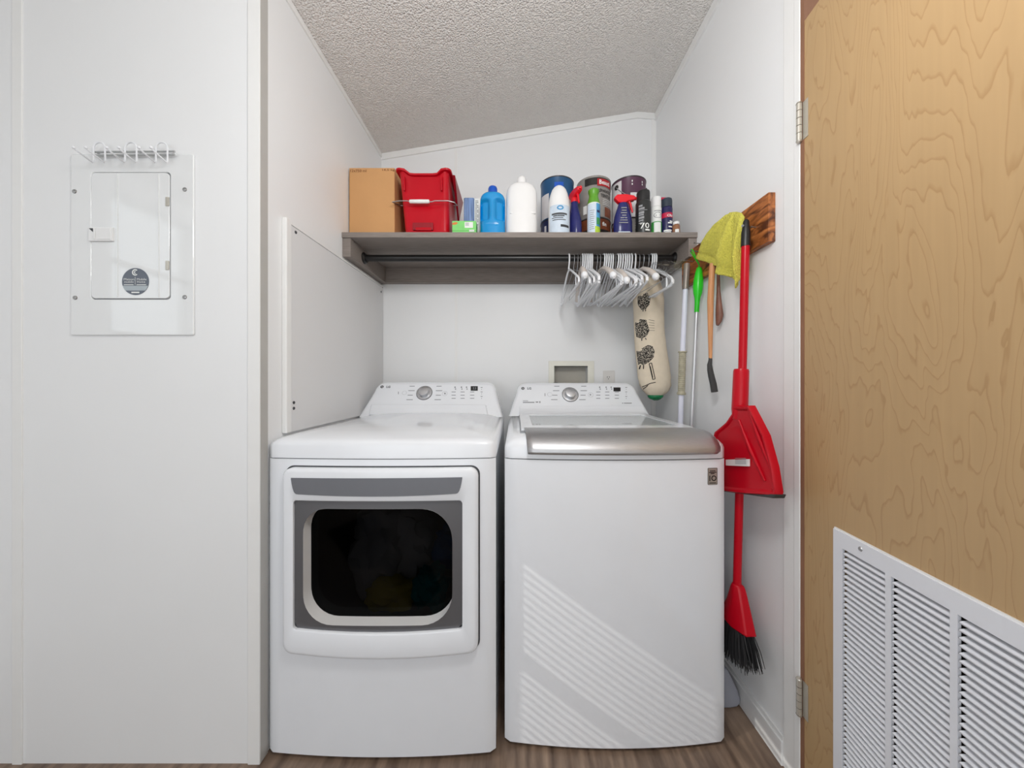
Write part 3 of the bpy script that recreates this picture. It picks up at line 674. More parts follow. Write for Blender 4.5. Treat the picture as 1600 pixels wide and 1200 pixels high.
# drum inside
dc = (-.405, .585)
g = G().lathe((dc[0], 1.03, dc[1]), [(.30, 0), (.30, .55), (.05, .60), (0, .60)], 40, ax=(0, 1, 0), cap=False); obj('drum', g, 'drum', dry, label='steel drum seen through the window')
def lump(name, label, m, cen, sx, sy, sz, seed, amp=.35, fr_=7):
    bm = bmesh.new(); bmesh.ops.create_icosphere(bm, subdivisions=4, radius=1)
    for v in bm.verts:
        q = v.co*1.0; d = 1+amp*mnoise.fractal(q*1.6+Vector((seed, 0, 0)), .8, 2.0, 5)+.10*math.sin(fr_*q.x+3*q.z+4*mnoise.noise(q*2))
        v.co = Vector((q.x*sx, q.y*sy, q.z*sz))*d
        if cen[2]+v.co.z < .302: v.co.z = .302-cen[2]
    g = G(); g.add([v.co+Vector(cen) for v in bm.verts], [tuple(v.index for v in f.verts) for f in bm.faces]); bm.free()
    return tag(obj(name, g, m), label, 'clothing', 'laundry inside the dryer')
lump('shirt', 'pale grey crumpled shirt dimly seen through dryer window', 'cloth_white', (-.47, 1.27, .50), .14, .11, .16, 1)
lump('cloth_piece', 'blue crumpled garment dimly seen at right of dryer window', 'cloth_blue', (-.20, 1.25, .52), .09, .09, .08, 5)
lump('cloth_piece', 'yellow cloth low in the dryer window', 'cloth_yellow', (-.42, 1.15, .395), .09, .06, .045, 9)
lump('cloth_piece', 'teal cloth low in the dryer window beside the blue garment', 'cloth_teal', (-.29, 1.13, .43), .06, .06, .06, 12)

# ---- washer
wx0, wx1, wyf, wyb, wbow = -.0345, .6505, 1.030, 1.745, .022
wa = thing('washer', 'white top-loading washer with steel lid handle', 'washing machine', ((wx0+wx1)/2, 1.38, 0))
fp = footprint(wx0, wx1, wyf, wyb, wbow)
obj('cabinet', G().loft([zring(fp, .012), zring(fp, .884)]), 'white_enamel', wa)
fs = footprint(wx0, wx1, wyf, wyb, wbow, .004); obj('seam', G().loft([zring(fs, .882), zring(fs, .8885)]), 'seam', wa)
tops = [(0, .887), (0, .918), (.003, .928), (.012, .940), (.026, .9495), (.04, .953), (.10, .955), (.2, .956)]
obj('top_cover', G().loft([zring(footprint(wx0, wx1, wyf, wyb, wbow, i), z) for i, z in tops]), 'white_enamel', wa, ang=60)
c = console(wa, wx0+.001, wx1-.006, .004, .604, .955, 1.113, 1.592, wyb); c.root = wa
knob(c, 891, 616.5, .030)
logo(c, 817, 607, .013)
obj('display', c.rect(958.5, 605.5, 969.5, 611.5, .0012, .0012), 'dark', c.body, smooth=False)
legends(c, 891, 226)
obj('power_mark', join(circle_mark(c, 859, 616.5, .012), c.rect(851, 614.5, 852, 619, .0007)), 'mark_grey', c.body, smooth=False)
obj('start_mark', join(circle_mark(c, 923, 617, .013), c.rect(921.5, 615.7, 923.5, 617.8, .0007)), 'mark_grey', c.body, smooth=False)
obj('small_print', join(c.rect(817, 626, 825, 626.8, .0007), c.rect(817, 628, 835, 629.6, .0007), c.rect(837, 627.5, 841, 629.3, .0007), c.rect(842.5, 627, 844.5, 629.6, .0007), c.rect(972, 629.4, 974, 630.6, .0007), c.rect(975, 629.3, 987, 630.7, .0007)), 'mark_grey', c.body, smooth=False)
# lid: frame with tinted glass, rear upturn, steel handle along the front
lx0, lx1 = .018, .618
lidp = [(1.04, .937), (1.075, .954), (1.12, .9635), (1.2, .9655), (1.45, .9655), (1.55, .966), (1.578, .970), (1.597, .980), (1.612, 1.002)]
def lid_grid(x0, x1, i0, i1, lift, th):
    R_ = []
    for y, z in lidp[i0:i1]: R_.append([(x0, y, z+lift), (x1, y, z+lift), (x1, y+.001, z+lift-th), (x0, y+.001, z+lift-th)])
    return G().loft(R_)
gx0, gx1 = X(827, 1.52), X(1003, 1.53)
fr1 = lid_grid(lx0, gx0, 2, 9, 0, .010); fr2 = lid_grid(gx1, lx1, 2, 9, 0, .010); fr3 = lid_grid(gx0, gx1, 5, 9, 0, .010); fr4 = lid_grid(gx0, gx1, 2, 4, 0, .010)
lid = obj('lid', join(fr1, fr2, fr3, fr4), 'white_enamel', wa, bevel=.0015)
obj('lid_glass', G().box((gx0, 1.2, .962), (gx1, 1.551, .9645)), 'lid_glass', lid, smooth=False, label='tinted glass lid panel')
obj('white_under_panel', G().box((gx0, 1.2, .9605), (gx1, 1.551, .9612)), 'white_plastic', wa, smooth=False)  # sheet just under the lid glass, made white to brighten it
obj('lid_gap', G().box((lx0-.004, 1.10, .951), (lx1+.004, 1.60, .958)), 'mark_grey', wa, smooth=False)
prof = [(1.152, .9655), (1.125, .9655), (1.098, .964), (1.072, .9595), (1.048, .950), (1.030, .938), (1.018, .924), (1.0125, .912), (1.014, .904), (1.022, .902)]
hx0, hx1 = .024, .6255; nx = 30; rows = []
for i, (y, z) in enumerate(prof):
    t = i/(len(prof)-1); row = []
    l_in = .004+.010*t; r_in = .02*max(0, 1-t*2.2)**1.5+(.03*max(0, (t-.62)/.38)**2)
    for j in range(nx+1):
        x = hx0+l_in+(hx1-r_in-hx0-l_in)*j/nx; u = (x-(wx0+wx1)/2)/((wx1-wx0)/2); row.append((x, y-wbow*(1-u*u), z))
    rows.append(row)
g = G(); n_ = nx+1; vv = [p for r_ in rows for p in r_]; ff = [(i*n_+j, i*n_+j+1, (i+1)*n_+j+1, (i+1)*n_+j) for i in range(len(rows)-1) for j in range(nx)]
g.add(vv, ff); hd = obj('lid_handle', g, 'brushed_steel', lid, label='brushed steel lid handle', ang=70)
md = hd.modifiers.new('t', 'SOLIDIFY'); md.thickness = .006; md.offset = -1
# badge
def wfront(x): u = (x-(wx0+wx1)/2)/((wx1-wx0)/2); return wyf-wbow*(1-u*u)
yb_ = wfront(X(1113, 1.028))
bx0, bx1, bz0, bz1 = X(1105, yb_), X(1121, yb_), Z(757, yb_), Z(731, yb_)
f2 = lambda o: (lambda a, b_: (a, wfront(a)-o, b_))
bd = obj('badge', G().prism(dense(rrect(bx0, bz0, bx1, bz1, .002, 3), 2), f2(.0012), f2(-.001)), 'badge', wa, label='metal sticker reading 10')
bc = ((bx0+bx1)/2, (bz0+bz1)/2)
bt = lambda u0, v0: (lambda u, v: (bc[0]+u0+u, wfront(bc[0]+u0+u)-.0018, bc[1]+v0+v))
rg = G().ring([(bc[0]+.0042+.0085*math.cos(a), bc[1]-.006+.0085*math.sin(a)) for a in [i*math.pi/14 for i in range(28)]], [(bc[0]+.0042+.0055*math.cos(a), bc[1]-.006+.0055*math.sin(a)) for a in [i*math.pi/14 for i in range(28)]], f2(.0018), f2(.001))
o_ = rrect(bx0, bz0, bx1, bz1, .002, 3); i2 = rrect(bx0+.001, bz0+.001, bx1-.001, bz1-.001, .001, 3)
pr = join(text('1', bt(-.0095, -.006), hei=.017, bold=.02), rg, G().ring(o_, i2, f2(.0016), f2(.001)))
for v_, hw in ((.0165, .009), (.012, .012), (.0085, .006), (-.0205, .011)): pr.prism([(bc[0]-hw, bc[1]+v_-.0012), (bc[0]+hw, bc[1]+v_-.0012), (bc[0]+hw, bc[1]+v_+.0012), (bc[0]-hw, bc[1]+v_+.0012)], f2(.0018), f2(.001))
obj('badge_print', pr, 'dark', bd, smooth=False)
for o_, x0_, x1_, y0_, y1_ in ((dry, dx0, dx1, dyf, dyb), (wa, wx0, wx1, wyf, wyb)):
    for xx in (x0_+.05, x1_-.05):
        for yy in (y0_+.06, y1_-.06): obj('foot', G().lathe((xx, yy, 0), [(.022, 0), (.022, .008), (.012, .013)], 14), 'black_plastic', o_)

# ------------------------------------------------------------------ shelf
SY, SZ1, SZ0 = 1.440, 1.768, 1.745
sh = thing('shelf', 'grey stained wooden shelf with black closet rod beneath', 'shelf', (0, YB, SZ0))
obj('shelf_board', G().box((XL, SY, SZ0), (XR, YB, SZ1)), 'shelf_wood', sh, smooth=False, bevel=.0015)
obj('side_bracket', G().box((XL, SY+.006, 1.664), (XL+.036, YB, SZ0)), 'shelf_wood', sh, smooth=False, bevel=.0015)
obj('side_bracket', G().box((XR-.036, SY+.006, 1.664), (XR, YB, SZ0)), 'shelf_wood', sh, smooth=False, bevel=.0015)
obj('back_ledger', G().box((XL+.036, YB-.036, 1.664), (XR-.036, YB, SZ0)), 'shelf_wood', sh, smooth=False, bevel=.0015)
RY, RZ = 1.575, 1.704
obj('closet_rod', G().tube([(XL+.036, RY, RZ), (XR-.036, RY, RZ)], .0155, 18), 'rod_black', sh, label='black closet rod')
for xx, s_ in ((XL+.036, 1), (XR-.036, -1)): obj('rod_socket', G().lathe((xx, RY, RZ), [(.027, 0), (.027, .004), (.02, .012)], 20, ax=(s_, 0, 0)), 'rod_black', sh)

# ------------------------------------------------------------------ things on the shelf
# cardboard box
y = 1.495; x0, x1, zt = X(545.5, y), X(616.5, y), Z(262, y)
cb = thing('cardboard_box', 'tall plain brown cardboard box at left end of shelf', 'box', ((x0+x1)/2, y+.16, SZ1))
obj('carton', G().box((x0, y, SZ1), (x1, y+.33, zt)), 'cardboard', cb, smooth=False, bevel=.003)
xm = (x0+x1)/2
obj('top_flap', G().add([(x0+.002, y+.005, zt+.0005), (x1-.002, y+.005, zt+.0005), (x1-.002, y+.15, zt+.012), (x0+.002, y+.15, zt+.012)], [(0, 1, 2, 3)]).add([(x0+.002, y+.325, zt+.0005), (x1-.002, y+.325, zt+.0005), (x1-.002, y+.152, zt+.012), (x0+.002, y+.152, zt+.012)], [(0, 1, 2, 3)]), 'cardboard', cb, smooth=False)
obj('box_print', join(text('12x750 ml', lambda u, v: (X(560, y)+u, y-.0008, Z(267, y)+v), wid=.072, hei=.012), text('14,5 kg', lambda u, v: (X(607, y)+u, y-.0008, Z(266, y)+v), wid=.056, hei=.012)), 'cardboard_ink', cb, smooth=False)
# red bin
y0, y1 = 1.455, 1.75; zt = Z(263, y0)
xa, xb = X(617, y0), X(704, y0); ba, bb = X(629, y0), X(699, y0); xc = (xa+xb)/2
rb = thing('red_bin', 'red plastic tote bin with wire handle and white grip', 'bin', (xc, (y0+y1)/2, SZ1))
def dense0(poly, k=5):
    out = []
    for i, p in enumerate(poly):
        q = poly[(i+1) % len(poly)]; kk = 10 if math.dist(p, q) > .05 else 1
        out += [(p[0]+(q[0]-p[0])*t/kk, p[1]+(q[1]-p[1])*t/kk) for t in range(kk)]
    return out
def binring(t, lip=0):
    x0_, x1_ = ba+(xa+.012-ba)*t, bb+(xb-.012-bb)*t; ya, yb2 = y0+.02*(1-t)+.008, y1-.02*(1-t)
    z = SZ1+.004+(zt-SZ1-.004)*t
    return [(a, b_, z) for a, b_ in dense0(rrect(x0_-lip, ya-lip, x1_+lip, yb2+lip, .022, 4))]
def scoop(r): # front edge of the rim dips in the middle
    k = lambda a: max(0, 1-((a-xc)/.082)**8)
    return [(a, b_+(.012*k(a) if b_ < y0+.03 else 0), z-(.017*k(a) if b_ < y0+.03 else 0)) for a, b_, z in r]
rings = [binring(0, -.008), binring(.015), binring(.5), scoop(binring(.93)), scoop(binring(.97, .001)), scoop(binring(.975, .012)), scoop(binring(1, .013)), scoop(binring(1.005, .008)), scoop(binring(1.0, -.004)), binring(.5, -.004), binring(.03, -.004)]
obj('tub', G().loft(rings), 'red_plastic', rb, ang=45)
g = G()
for s_ in (xa+.040, xb-.040): g.box((s_-.003, y0+.0005, Z(297, y0)), (s_+.003, y0+.012, Z(275, y0)))
obj('front_rib', g, 'red_plastic', rb, bevel=.002)
zr0, zr1 = Z(357, y0), Z(345, y0)
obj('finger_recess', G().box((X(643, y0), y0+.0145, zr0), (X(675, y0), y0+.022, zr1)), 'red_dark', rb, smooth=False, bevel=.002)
obj('lower_lip', G().box((X(648, y0), y0+.009, zr0-.004), (X(673, y0), y0+.018, zr0+.010)).box((X(634, y0), y0+.016, SZ1+.012), (X(697, y0), y0+.026, SZ1+.020)), 'red_plastic', rb, smooth=False, bevel=.003)
zh = Z(311.5, y0-.02); yh = y0-.008
wirepts = [(xa+.004, y0+.10, zh+.035), (xa-.010, y0+.095, zh+.034), (xa-.012, yh+.01, zh), (xa+.02, yh, zh), (X(637, yh), yh, zh), (X(640, yh), yh, zh-.004), (X(675, yh), yh, zh-.004), (X(679, yh), yh, zh), (xb-.01, yh, zh), (xb+.016, yh+.01, zh-.001), (xb+.012, y0+.095, zh+.034), (xb-.006, y0+.10, zh+.035)]
hb = obj('wire_handle', G().tube(wirepts, .0022, 8), 'steel', rb)
obj('handle_grip', G().lathe((X(640, yh), yh, zh-.003), [(.0065, 0), (.008, .003), (.0085, .04), (.008, X(671, yh)-X(640, yh)-.003), (.006, X(671, yh)-X(640, yh))], 16, ax=(1, 0, 0)), 'white_plastic', hb, label='white plastic grip')
obj('side_clasp', G().add([(xb+.002, y0+.03, zt-.01), (xb+.014, y0+.03, zt-.012), (xb+.004, y0+.20, SZ1+.15), (xb-.004, y0+.20, SZ1+.15), (xb+.002, y0+.26, zt-.01), (xb+.014, y0+.26, zt-.012)], [(0, 1, 5, 4), (1, 5, 2), (0, 3, 4), (0, 1, 2, 3), (4, 5, 2, 3)]), 'red_dark', rb, smooth=False)
# clear blue packet
y = 1.56; x0, x1 = X(724.5, y), X(741, y); zt = Z(308.5, y)
cp = thing('plastic_pack', 'clear blue plastic pack with white printed edge', 'package', ((x0+x1)/2, y+.03, SZ1))
obj('blister', G().prism(rrect(x0, SZ1, x1, zt, .006), fy(y), fy(y+.06)), 'clear_blue', cp, bevel=.003)
g = G()
for k_ in (.25, .5, .75): g.box((x0+(x1-x0)*k_-.0012, y-.002, SZ1+.02), (x0+(x1-x0)*k_+.0012, y+.001, zt-.012))
obj('blister_rib', g, 'clear_blue', cp, bevel=.0008)
x2 = X(750, y)
obj('card_edge', G().box((x1, y+.004, SZ1), (x2+.01, y+.058, zt-.002)), 'white_print', cp, smooth=False, bevel=.001)
g = G()
for i in range(16):
    zz = zt-.014-i*.0075; g.box((x1+.006, y+.0035, zz-.002), (x1+.0105, y+.0042, zz+.002))
    if i % 3 != 2: g.box((x1+.014, y+.0035, zz-.002), (x1+.018, y+.0042, zz+.002))
obj('card_print', g, 'mark_dark', cp, smooth=False)
# green box
y = 1.465; x0, x1 = X(706.5, y), X(744, y); zt = Z(345, y)
gb = thing('green_carton', 'small light green carton at shelf edge beside red bin', 'box', ((x0+x1)/2, y+.03, SZ1))
bx_ = obj('carton', G().box((x0, y, SZ1), (x1, y+.055, zt)), 'green_box', gb, smooth=False, bevel=.0015)
obj('carton_line', G().box((x0, y-.0006, SZ1+.016), (x1, y, SZ1+.0172)), 'green_line', gb, smooth=False)
g = G().prism([(x0+.012+.012*math.cos(a), zt-.012+.0055*math.sin(a)+.002*math.cos(a)) for a in [i*math.pi/9 for i in range(18)]], fy(y-.0006), fy(y)); obj('carton_logo', g, 'orange_print', gb, smooth=False)
obj('carton_label', G().box((X(726, y), y-.0006, Z(356, y)), (X(739, y), y, Z(347, y))).box((X(733, y), y-.0006, Z(362, y)), (X(741, y), y, Z(359, y))), 'white_print', gb, smooth=False)
g = G()
for i in range(6): g.box((X(727.5+i*.9, y), y-.001, Z(353, y)), (X(727.9+i*.9, y), y-.0005, Z(348, y)))
obj('barcode', g, 'mark_grey', gb, smooth=False)

def ering(cx, cy, z, rx, ry, n=32, e=2.6):
    out = []
    for i in range(n):
        a = 2*math.pi*i/n; c_, s_ = math.cos(a), math.sin(a)
        out.append((cx+rx*math.copysign(abs(c_)**(2/e), c_), cy+ry*math.copysign(abs(s_)**(2/e), s_), z))
    return out
# blue jug with two finger hollows
y = 1.505; cx = X(770, y); rx = 19.5/F*y
bj = thing('blue_jug', 'bright blue plastic detergent jug with dark blue cap', 'jug', (cx, y, SZ1))
zt = Z(289, y-.02); zc = Z(305, y); zsld = Z(316, y)
prof = [(rx*.94, SZ1), (rx, SZ1+.006), (rx, zsld-.004), (rx*.985, zsld+.008), (rx*.9, zsld+.018), (rx*.72, zsld+.028), (rx*.5, zc-.006), (rx*.36, zc)]
zs_ = []; pz = []
def interp(pr, z):
    for (r0, z0_), (r1, z1_) in zip(pr, pr[1:]):
        if z0_ <= z <= z1_: return r0+(r1-r0)*(z-z0_)/(z1_-z0_)
    return pr[-1][0]
rings = []; N = 56
for z in [SZ1, SZ1+.006]+[SZ1+.006+(zc-SZ1-.006)*i/44 for i in range(1, 45)]:
    r_ = interp(prof, z); ring = []
    for (a, b_, zz) in ering(cx, y, z, r_, min(r_*.9, .045), 72):
        u = (a-cx)/rx
        if b_ < y:
            for s_ in (-1, 1):
                du = (u-s_*.60)/.36; lo, hi = SZ1+.065, SZ1+.158
                zc_, hz_ = (lo+hi)/2, (hi-lo)/2; dv = (z-zc_)/hz_; wdt = 1-.25*dv*s_*0
                d = max(0, 1-max(abs(du), 0)**4)*max(0, 1-abs(dv)**4)
                b_ += .020*min(1, d*2.2)
            if abs(z-(SZ1+.045)) < .004 and abs(u) < .45: b_ += .003
        ring.append((a, b_, zz))
    rings.append(ring)
obj('jug_body', G().loft(rings), 'blue_plastic', bj, ang=80)
obj('cap', G().lathe((cx, y, zc-.002), [(.021, 0), (.0215, .004), (.021, .028), (.018, .036), (.012, .040), (0, .041)], 28), 'blue_cap', bj, label='dark blue cap')
# white jug
y = 1.51; cx = X(815, y); rx = 24.5/F*y
wj = thing('white_jug', 'large plain white plastic jug with white cap on shelf', 'jug', (cx, y, SZ1))
zc = Z(291, y)
prof = [(rx*.94, SZ1), (rx, SZ1+.006), (rx, Z(352, y)), (rx*.985, Z(346, y)), (rx*.985, Z(308, y)), (rx*.95, Z(302, y)), (rx*.83, Z(297, y)), (rx*.62, Z(293.5, y)), (rx*.38, zc)]
rings = [ering(cx, y, z, r_, min(r_, .052), 40, 2.8) for r_, z in prof]
obj('jug_body', G().loft(rings), 'white_plastic', wj, ang=50)
obj('cap', G().lathe((cx, y, zc-.002), [(.021, 0), (.022, .004), (.0205, .03), (.018, .038), (.010, .044), (0, .045)], 28), 'white_plastic', wj)
g = G()
for a, b_ in ((797, 804), (827, 836)): g.box((X(a, y), y-.0475, Z(341.5, y)), (X(b_, y), y-.036, Z(339, y)))
obj('moulded_rib', g, 'white_plastic', wj, bevel=.002)

# paint cans, two high
def can(name, label, cx, cy, z0, h, R_, body, rim, grp='paint cans on the shelf', bail=None):
    t = thing(name, label, 'paint can', (cx, cy, z0), grp)
    obj('can_body', G().lathe((cx, cy, z0), [(R_*.98, 0), (R_, .002), (R_, .005), (R_*.985, .008), (R_*.985, h-.008), (R_, h-.005), (R_, h-.002), (R_*.985, h)], 40), body, t)
    obj('lid_rim', G().lathe((cx, cy, z0+h-.004), [(R_*1.0, 0), (R_*1.012, .002), (R_*1.012, .005), (R_*.97, .007), (R_*.90, .003), (0, .003)], 40), rim, t)
    if bail is not None:
        for s_ in (-1, 1):
            a = bail+s_*1.2
            obj('handle_ear', G().lathe((cx+R_*math.sin(a), cy-R_*math.cos(a), z0+h-.035), [(.012, -.002), (.012, .002), (.006, .005), (0, .005)], 14, ax=(math.sin(a), -math.cos(a), 0)), rim, t)
        pts = []
        for i in range(17):
            a = bail-1.2+2.4*i/16; k_ = math.sin(math.pi*i/16); pts.append((cx+(R_+.004)*math.sin(a), cy-(R_+.004)*math.cos(a), z0+h-.035-.075*k_))
        obj('bail', G().tube(pts, .0016, 6), 'wire', t)
    return t
R_ = .082; yc = 1.655; zlow = SZ1; hl = .128; ht = .195; z2 = SZ1+hl+.0035
def cxp(a, b_): return X((a+b_)/2, yc)
cA, cB, cC = cxp(845, 896), cxp(902, 953), cxp(956.5, 1007.5)
c1 = can('paint_can', 'navy paint can with white stripes under the blue can', cA, yc, SZ1, hl, R_, 'can_navy', 'can_black')
obj('label_stripe', join(patch((cA, yc), R_, -.95, -.80, SZ1+.01, SZ1+.10), patch((cA, yc), R_, -.62, -.5, SZ1+.01, SZ1+.10)), 'can_label', c1)
c2 = can('paint_can', 'blue-topped paint can with grey label behind white bottle', cA, yc, z2, ht, R_, 'can_blue', 'can_black')
obj('label', join(patch((cA, yc), R_, -1.25, -.62, z2+.004, z2+.120), patch((cA, yc), R_, -.30, 1.2, z2+.02, z2+.10)), 'can_label', c2)
obj('label_mark', patch((cA, yc), R_*1.003, -.28, .25, z2+.13, z2+.165), 'blue_cap', c2)
c3 = can('paint_can', 'brown banded paint can under the grey stain can', cB, yc, SZ1, hl, R_, 'can_brown', 'can_black')
obj('label_band', patch((cB, yc), R_, -1.3, 1.3, SZ1+.06, SZ1+.074, 20), 'can_black', c3)
obj('label_text', text('fin', arc_wrap((cB, yc), R_+.001, .42, SZ1+.100), hei=.018, bold=.02), 'white_print', c3, smooth=False)
c4 = can('paint_can', 'grey stain can with red logo and black rim band', cB, yc, z2, ht, R_, 'can_grey', 'can_grey')
obj('top_band', patch((cB, yc), R_, -.75, 1.5, z2+ht-.042, z2+ht-.008, 20), 'can_black', c4)
lg_ = obj('logo_patch', patch((cB, yc), R_+.0006, -.02, .95, z2+ht-.048, z2+ht-.014, 12), 'logo_red', c4)
obj('logo_text', text('Beauti', arc_wrap((cB, yc), R_+.0018, .46, z2+ht-.030), hei=.021, wid=.062, bold=.02), 'white_print', c4, smooth=False)
obj('label_text', join(text('PRÉPARATION', arc_wrap((cB, yc), R_+.001, .50, z2+ht-.068), hei=.017, wid=.095, bold=.02), text('TEINTURE', arc_wrap((cB, yc), R_+.001, .60, z2+ht-.092), hei=.015, wid=.07, bold=.02)), 'can_black', c4, smooth=False)
obj('barcode_label', patch((cB, yc), R_+.0005, -.85, -.62, z2+.02, z2+.06, 5), 'white_print', c4)
g = G()
for i in range(4): g = join(g, patch((cB, yc), R_+.0005, .3, .95, z2+.085-i*.008, z2+.087-i*.008, 6))
obj('small_print', g, 'white_print', c4)
obj('wood_swatch', patch((cB, yc), R_+.0005, .45, 1.1, z2+.005, z2+.05, 8), 'can_brown', c4)
c5 = can('paint_can', 'grey and brown paint can under the purple can', cC, yc, SZ1, hl, R_, 'can_grey', 'can_black')
obj('label_band', patch((cC, yc), R_, -1.5, -.6, SZ1+.02, SZ1+.11), 'can_brown', c5)
g = G()
for i in range(3): g = join(g, patch((cC, yc), R_+.0004, .05, .6, SZ1+.075+i*.012, SZ1+.080+i*.012, 6))
obj('small_print', g, 'white_print', c5)
c6 = can('paint_can', 'purple-topped paint can with white label at shelf right', cC, yc, z2, ht, R_, 'can_purple', 'can_black', bail=.15)
obj('label', join(patch((cC, yc), R_, -1.5, -.72, z2+.0, z2+ht-.012, 12), patch((cC, yc), R_, -.22, 1.35, z2+.0, z2+.115, 14)), 'can_label', c6)
# purple can bail already made; small white dots of print
g = G()
for a, z in ((-.12, .17), (-.12, .155), (.52, .17), (.52, .158)): g = join(g, patch((cC, yc), R_+.0004, a-.03, a+.03, z2+z-.004, z2+z+.004, 3))
obj('label_print', g, 'white_print', c6)

# white bottle with rounded shoulder and pale blue label
y = 1.50; cx = X(873.5, y); r0 = 16.6/F*y
wb = thing('white_bottle', 'white bottle with domed top and pale blue label', 'bottle', (cx, y, SZ1))
obj('bottle', G().lathe((cx, y, SZ1), [(r0*.92, 0), (r0, .004), (r0, Z(330, y)-SZ1), (r0*.985, Z(322, y)-SZ1), (r0*.93, Z(313, y)-SZ1), (r0*.82, Z(305, y)-SZ1), (r0*.66, Z(298, y)-SZ1), (r0*.5, Z(294.5, y)-SZ1), (r0*.32, Z(292, y)-SZ1), (0, Z(291, y)-SZ1)], 36, sy=.9), 'white_plastic', wb, ang=60)
lb = obj('label', patch((cx, y), r0, -1.1, 1.1, SZ1+.006, Z(327, y), 16, sy=.9), 'pale_blue_label', wb)
fr_ = lambda o: (lambda a, b_: (a, y-.9*math.sqrt(max(1e-6, r0*r0-(a-cx)**2))-o, b_))
q = [(cx+.015*math.cos(t)+.0, Z(332, y)+.010*math.sin(t)) for t in [i*math.pi/12 for i in range(24)]]; q2 = [(cx+.009*math.cos(t), Z(332, y)+.005*math.sin(t)) for t in [i*math.pi/12 for i in range(24)]]
obj('label_emblem', G().ring(q, q2, fr_(.002), fr_(.0008)), 'cyan_label', lb)
g = G()
for py, a, b_, h_ in ((341, 861, 884, 1.3), (344, 863, 880, .8), (347, 861, 878, .5), (350, 862, 882, .5)):
    xs_ = [X(a+(b_-a)*i/8, y) for i in range(9)]; g.prism([(x, Z(py+h_, y)) for x in xs_]+[(x, Z(py-h_, y)) for x in reversed(xs_)], fr_(.002), fr_(.0008))
xs_ = [X(874+13*i/6, y) for i in range(7)]; g.prism([(x, Z(361, y)) for x in xs_]+[(x, Z(357.5, y)) for x in reversed(xs_)], fr_(.002), fr_(.0008))
obj('label_print', g, 'mark_dark', lb)

# spray bottles
def spray(name, label, cx, cy, s_, rot, hbot, lab=True):
    """local frame: x = nozzle direction"""
    t = thing(name, label, 'spray bottle', (cx, cy, SZ1), 'navy spray bottles with red triggers')
    ca, sa = math.cos(rot), math.sin(rot)
    tr_ = lambda p: Vector((cx+ca*p[0]-sa*p[1], cy+sa*p[0]+ca*p[1], SZ1+p[2]))
    rr = [(.040, .026, 0), (.043, .028, .004), (.043, .028, .06), (.038, .026, .09), (.028, .022, .12), (.020, .018, .145), (.016, .016, hbot-.008), (.0145, .0145, hbot)]
    obj('bottle', G().loft([ering(0, 0, z, rx_*s_, ry_, 28, 2.3) for rx_, ry_, z in rr]).map(tr_), 'navy', t, ang=60)
    h0 = hbot
    obj('collar', G().lathe((0, 0, h0-.004), [(.0165, 0), (.017, .003), (.017, .016), (.014, .02)], 20).map(tr_), 'red_trigger', t)
    pol = [(-.020, h0+.014), (.012, h0+.014), (.020, h0+.020), (.050, h0+.026), (.054, h0+.030), (.054, h0+.042), (.046, h0+.046), (.010, h0+.052), (-.026, h0+.050), (-.038, h0+.040), (-.038, h0+.032)]
    hd = obj('spray_head', G().prism(pol, lambda a, b_: (a, -.012, b_), lambda a, b_: (a, .012, b_)).map(tr_), 'red_trigger', t, bevel=.004)
    obj('nozzle', G().lathe((.054, 0, h0+.036), [(.007, -.002), (.007, .006), (.004, .008), (0, .008)], 14, ax=(1, 0, 0)).map(tr_), 'red_trigger', hd)
    obj('trigger', G().tube([(.026, 0, h0+.026), (.034, 0, h0+.012), (.038, 0, h0-.006), (.044, 0, h0-.026)], [.006, .0055, .005, .0035], 10).map(tr_), 'red_trigger', hd)
    if lab:
        g = G()
        for i in range(7):
            w_ = (.018, .016, .02, .014, .022, .02, .024)[i]; z = .115-i*.011
            rad = .028*1.0
            g.box((-w_, -.0292, z-.0018), (w_*.6, -.0262, z+.0018)) if z < .07 else g.box((-w_*.8, -.0272, z-.0022), (w_*.5, -.0215, z+.0022))
        obj('label_print', g.map(tr_), 'mark_grey', t, smooth=False)
        obj('label_band', G().box((-.028, -.0292, .004), (.024, -.025, .010)).map(tr_), 'pale_blue_label', t, smooth=False)
    return t
spray('spray_bottle', 'navy spray bottle, red trigger turned edge-on, beside white bottle', X(897.5, 1.53), 1.53, 1, math.radians(-72), .178, False)
y = 1.485; spray('spray_bottle', 'navy spray bottle with red trigger seen sideways, printed front', X(973, y), y, .95, 0, Z(323, y)-SZ1)

# green capped air freshener
y = 1.49; cx = X(927.5, y); r0 = 9.8/F*y
af = thing('air_freshener', 'slim spray can with green cap and pale blue label', 'spray can', (cx, y, SZ1))
zt = Z(296, y)-SZ1; zc = Z(320, y)-SZ1
obj('can_body', G().lathe((cx, y, SZ1), [(r0*.94, 0), (r0, .003), (r0, zc-.004), (r0*.97, zc)], 28), 'white_print', af)
obj('cap', G().lathe((cx, y, SZ1+zc-.001), [(r0*1.0, 0), (r0*.98, .006), (r0*.82, .022), (r0*.72, .036), (r0*.74, .046), (r0*.86, .054), (r0*.86, zt-zc-.006), (r0*.6, zt-zc), (0, zt-zc)], 28), 'green_cap', af, label='green plastic cap')
lb = obj('label', patch((cx, y), r0, -1.3, .35, SZ1+.004, SZ1+zc-.006, 10), 'pale_blue_label', af)
obj('label_panel', patch((cx, y), r0, .2, 1.3, SZ1+.004, SZ1+zc-.006, 8), 'cyan_label', af)
obj('label_leaf', join(patch((cx, y), r0+.0005, .25, .9, SZ1+.045, SZ1+.075, 5)), 'leaf_label', af)
obj('label_fruit', patch((cx, y), r0+.0005, .0, 1.1, SZ1+.004, SZ1+.036, 6), 'lime_label', af)
g = G()
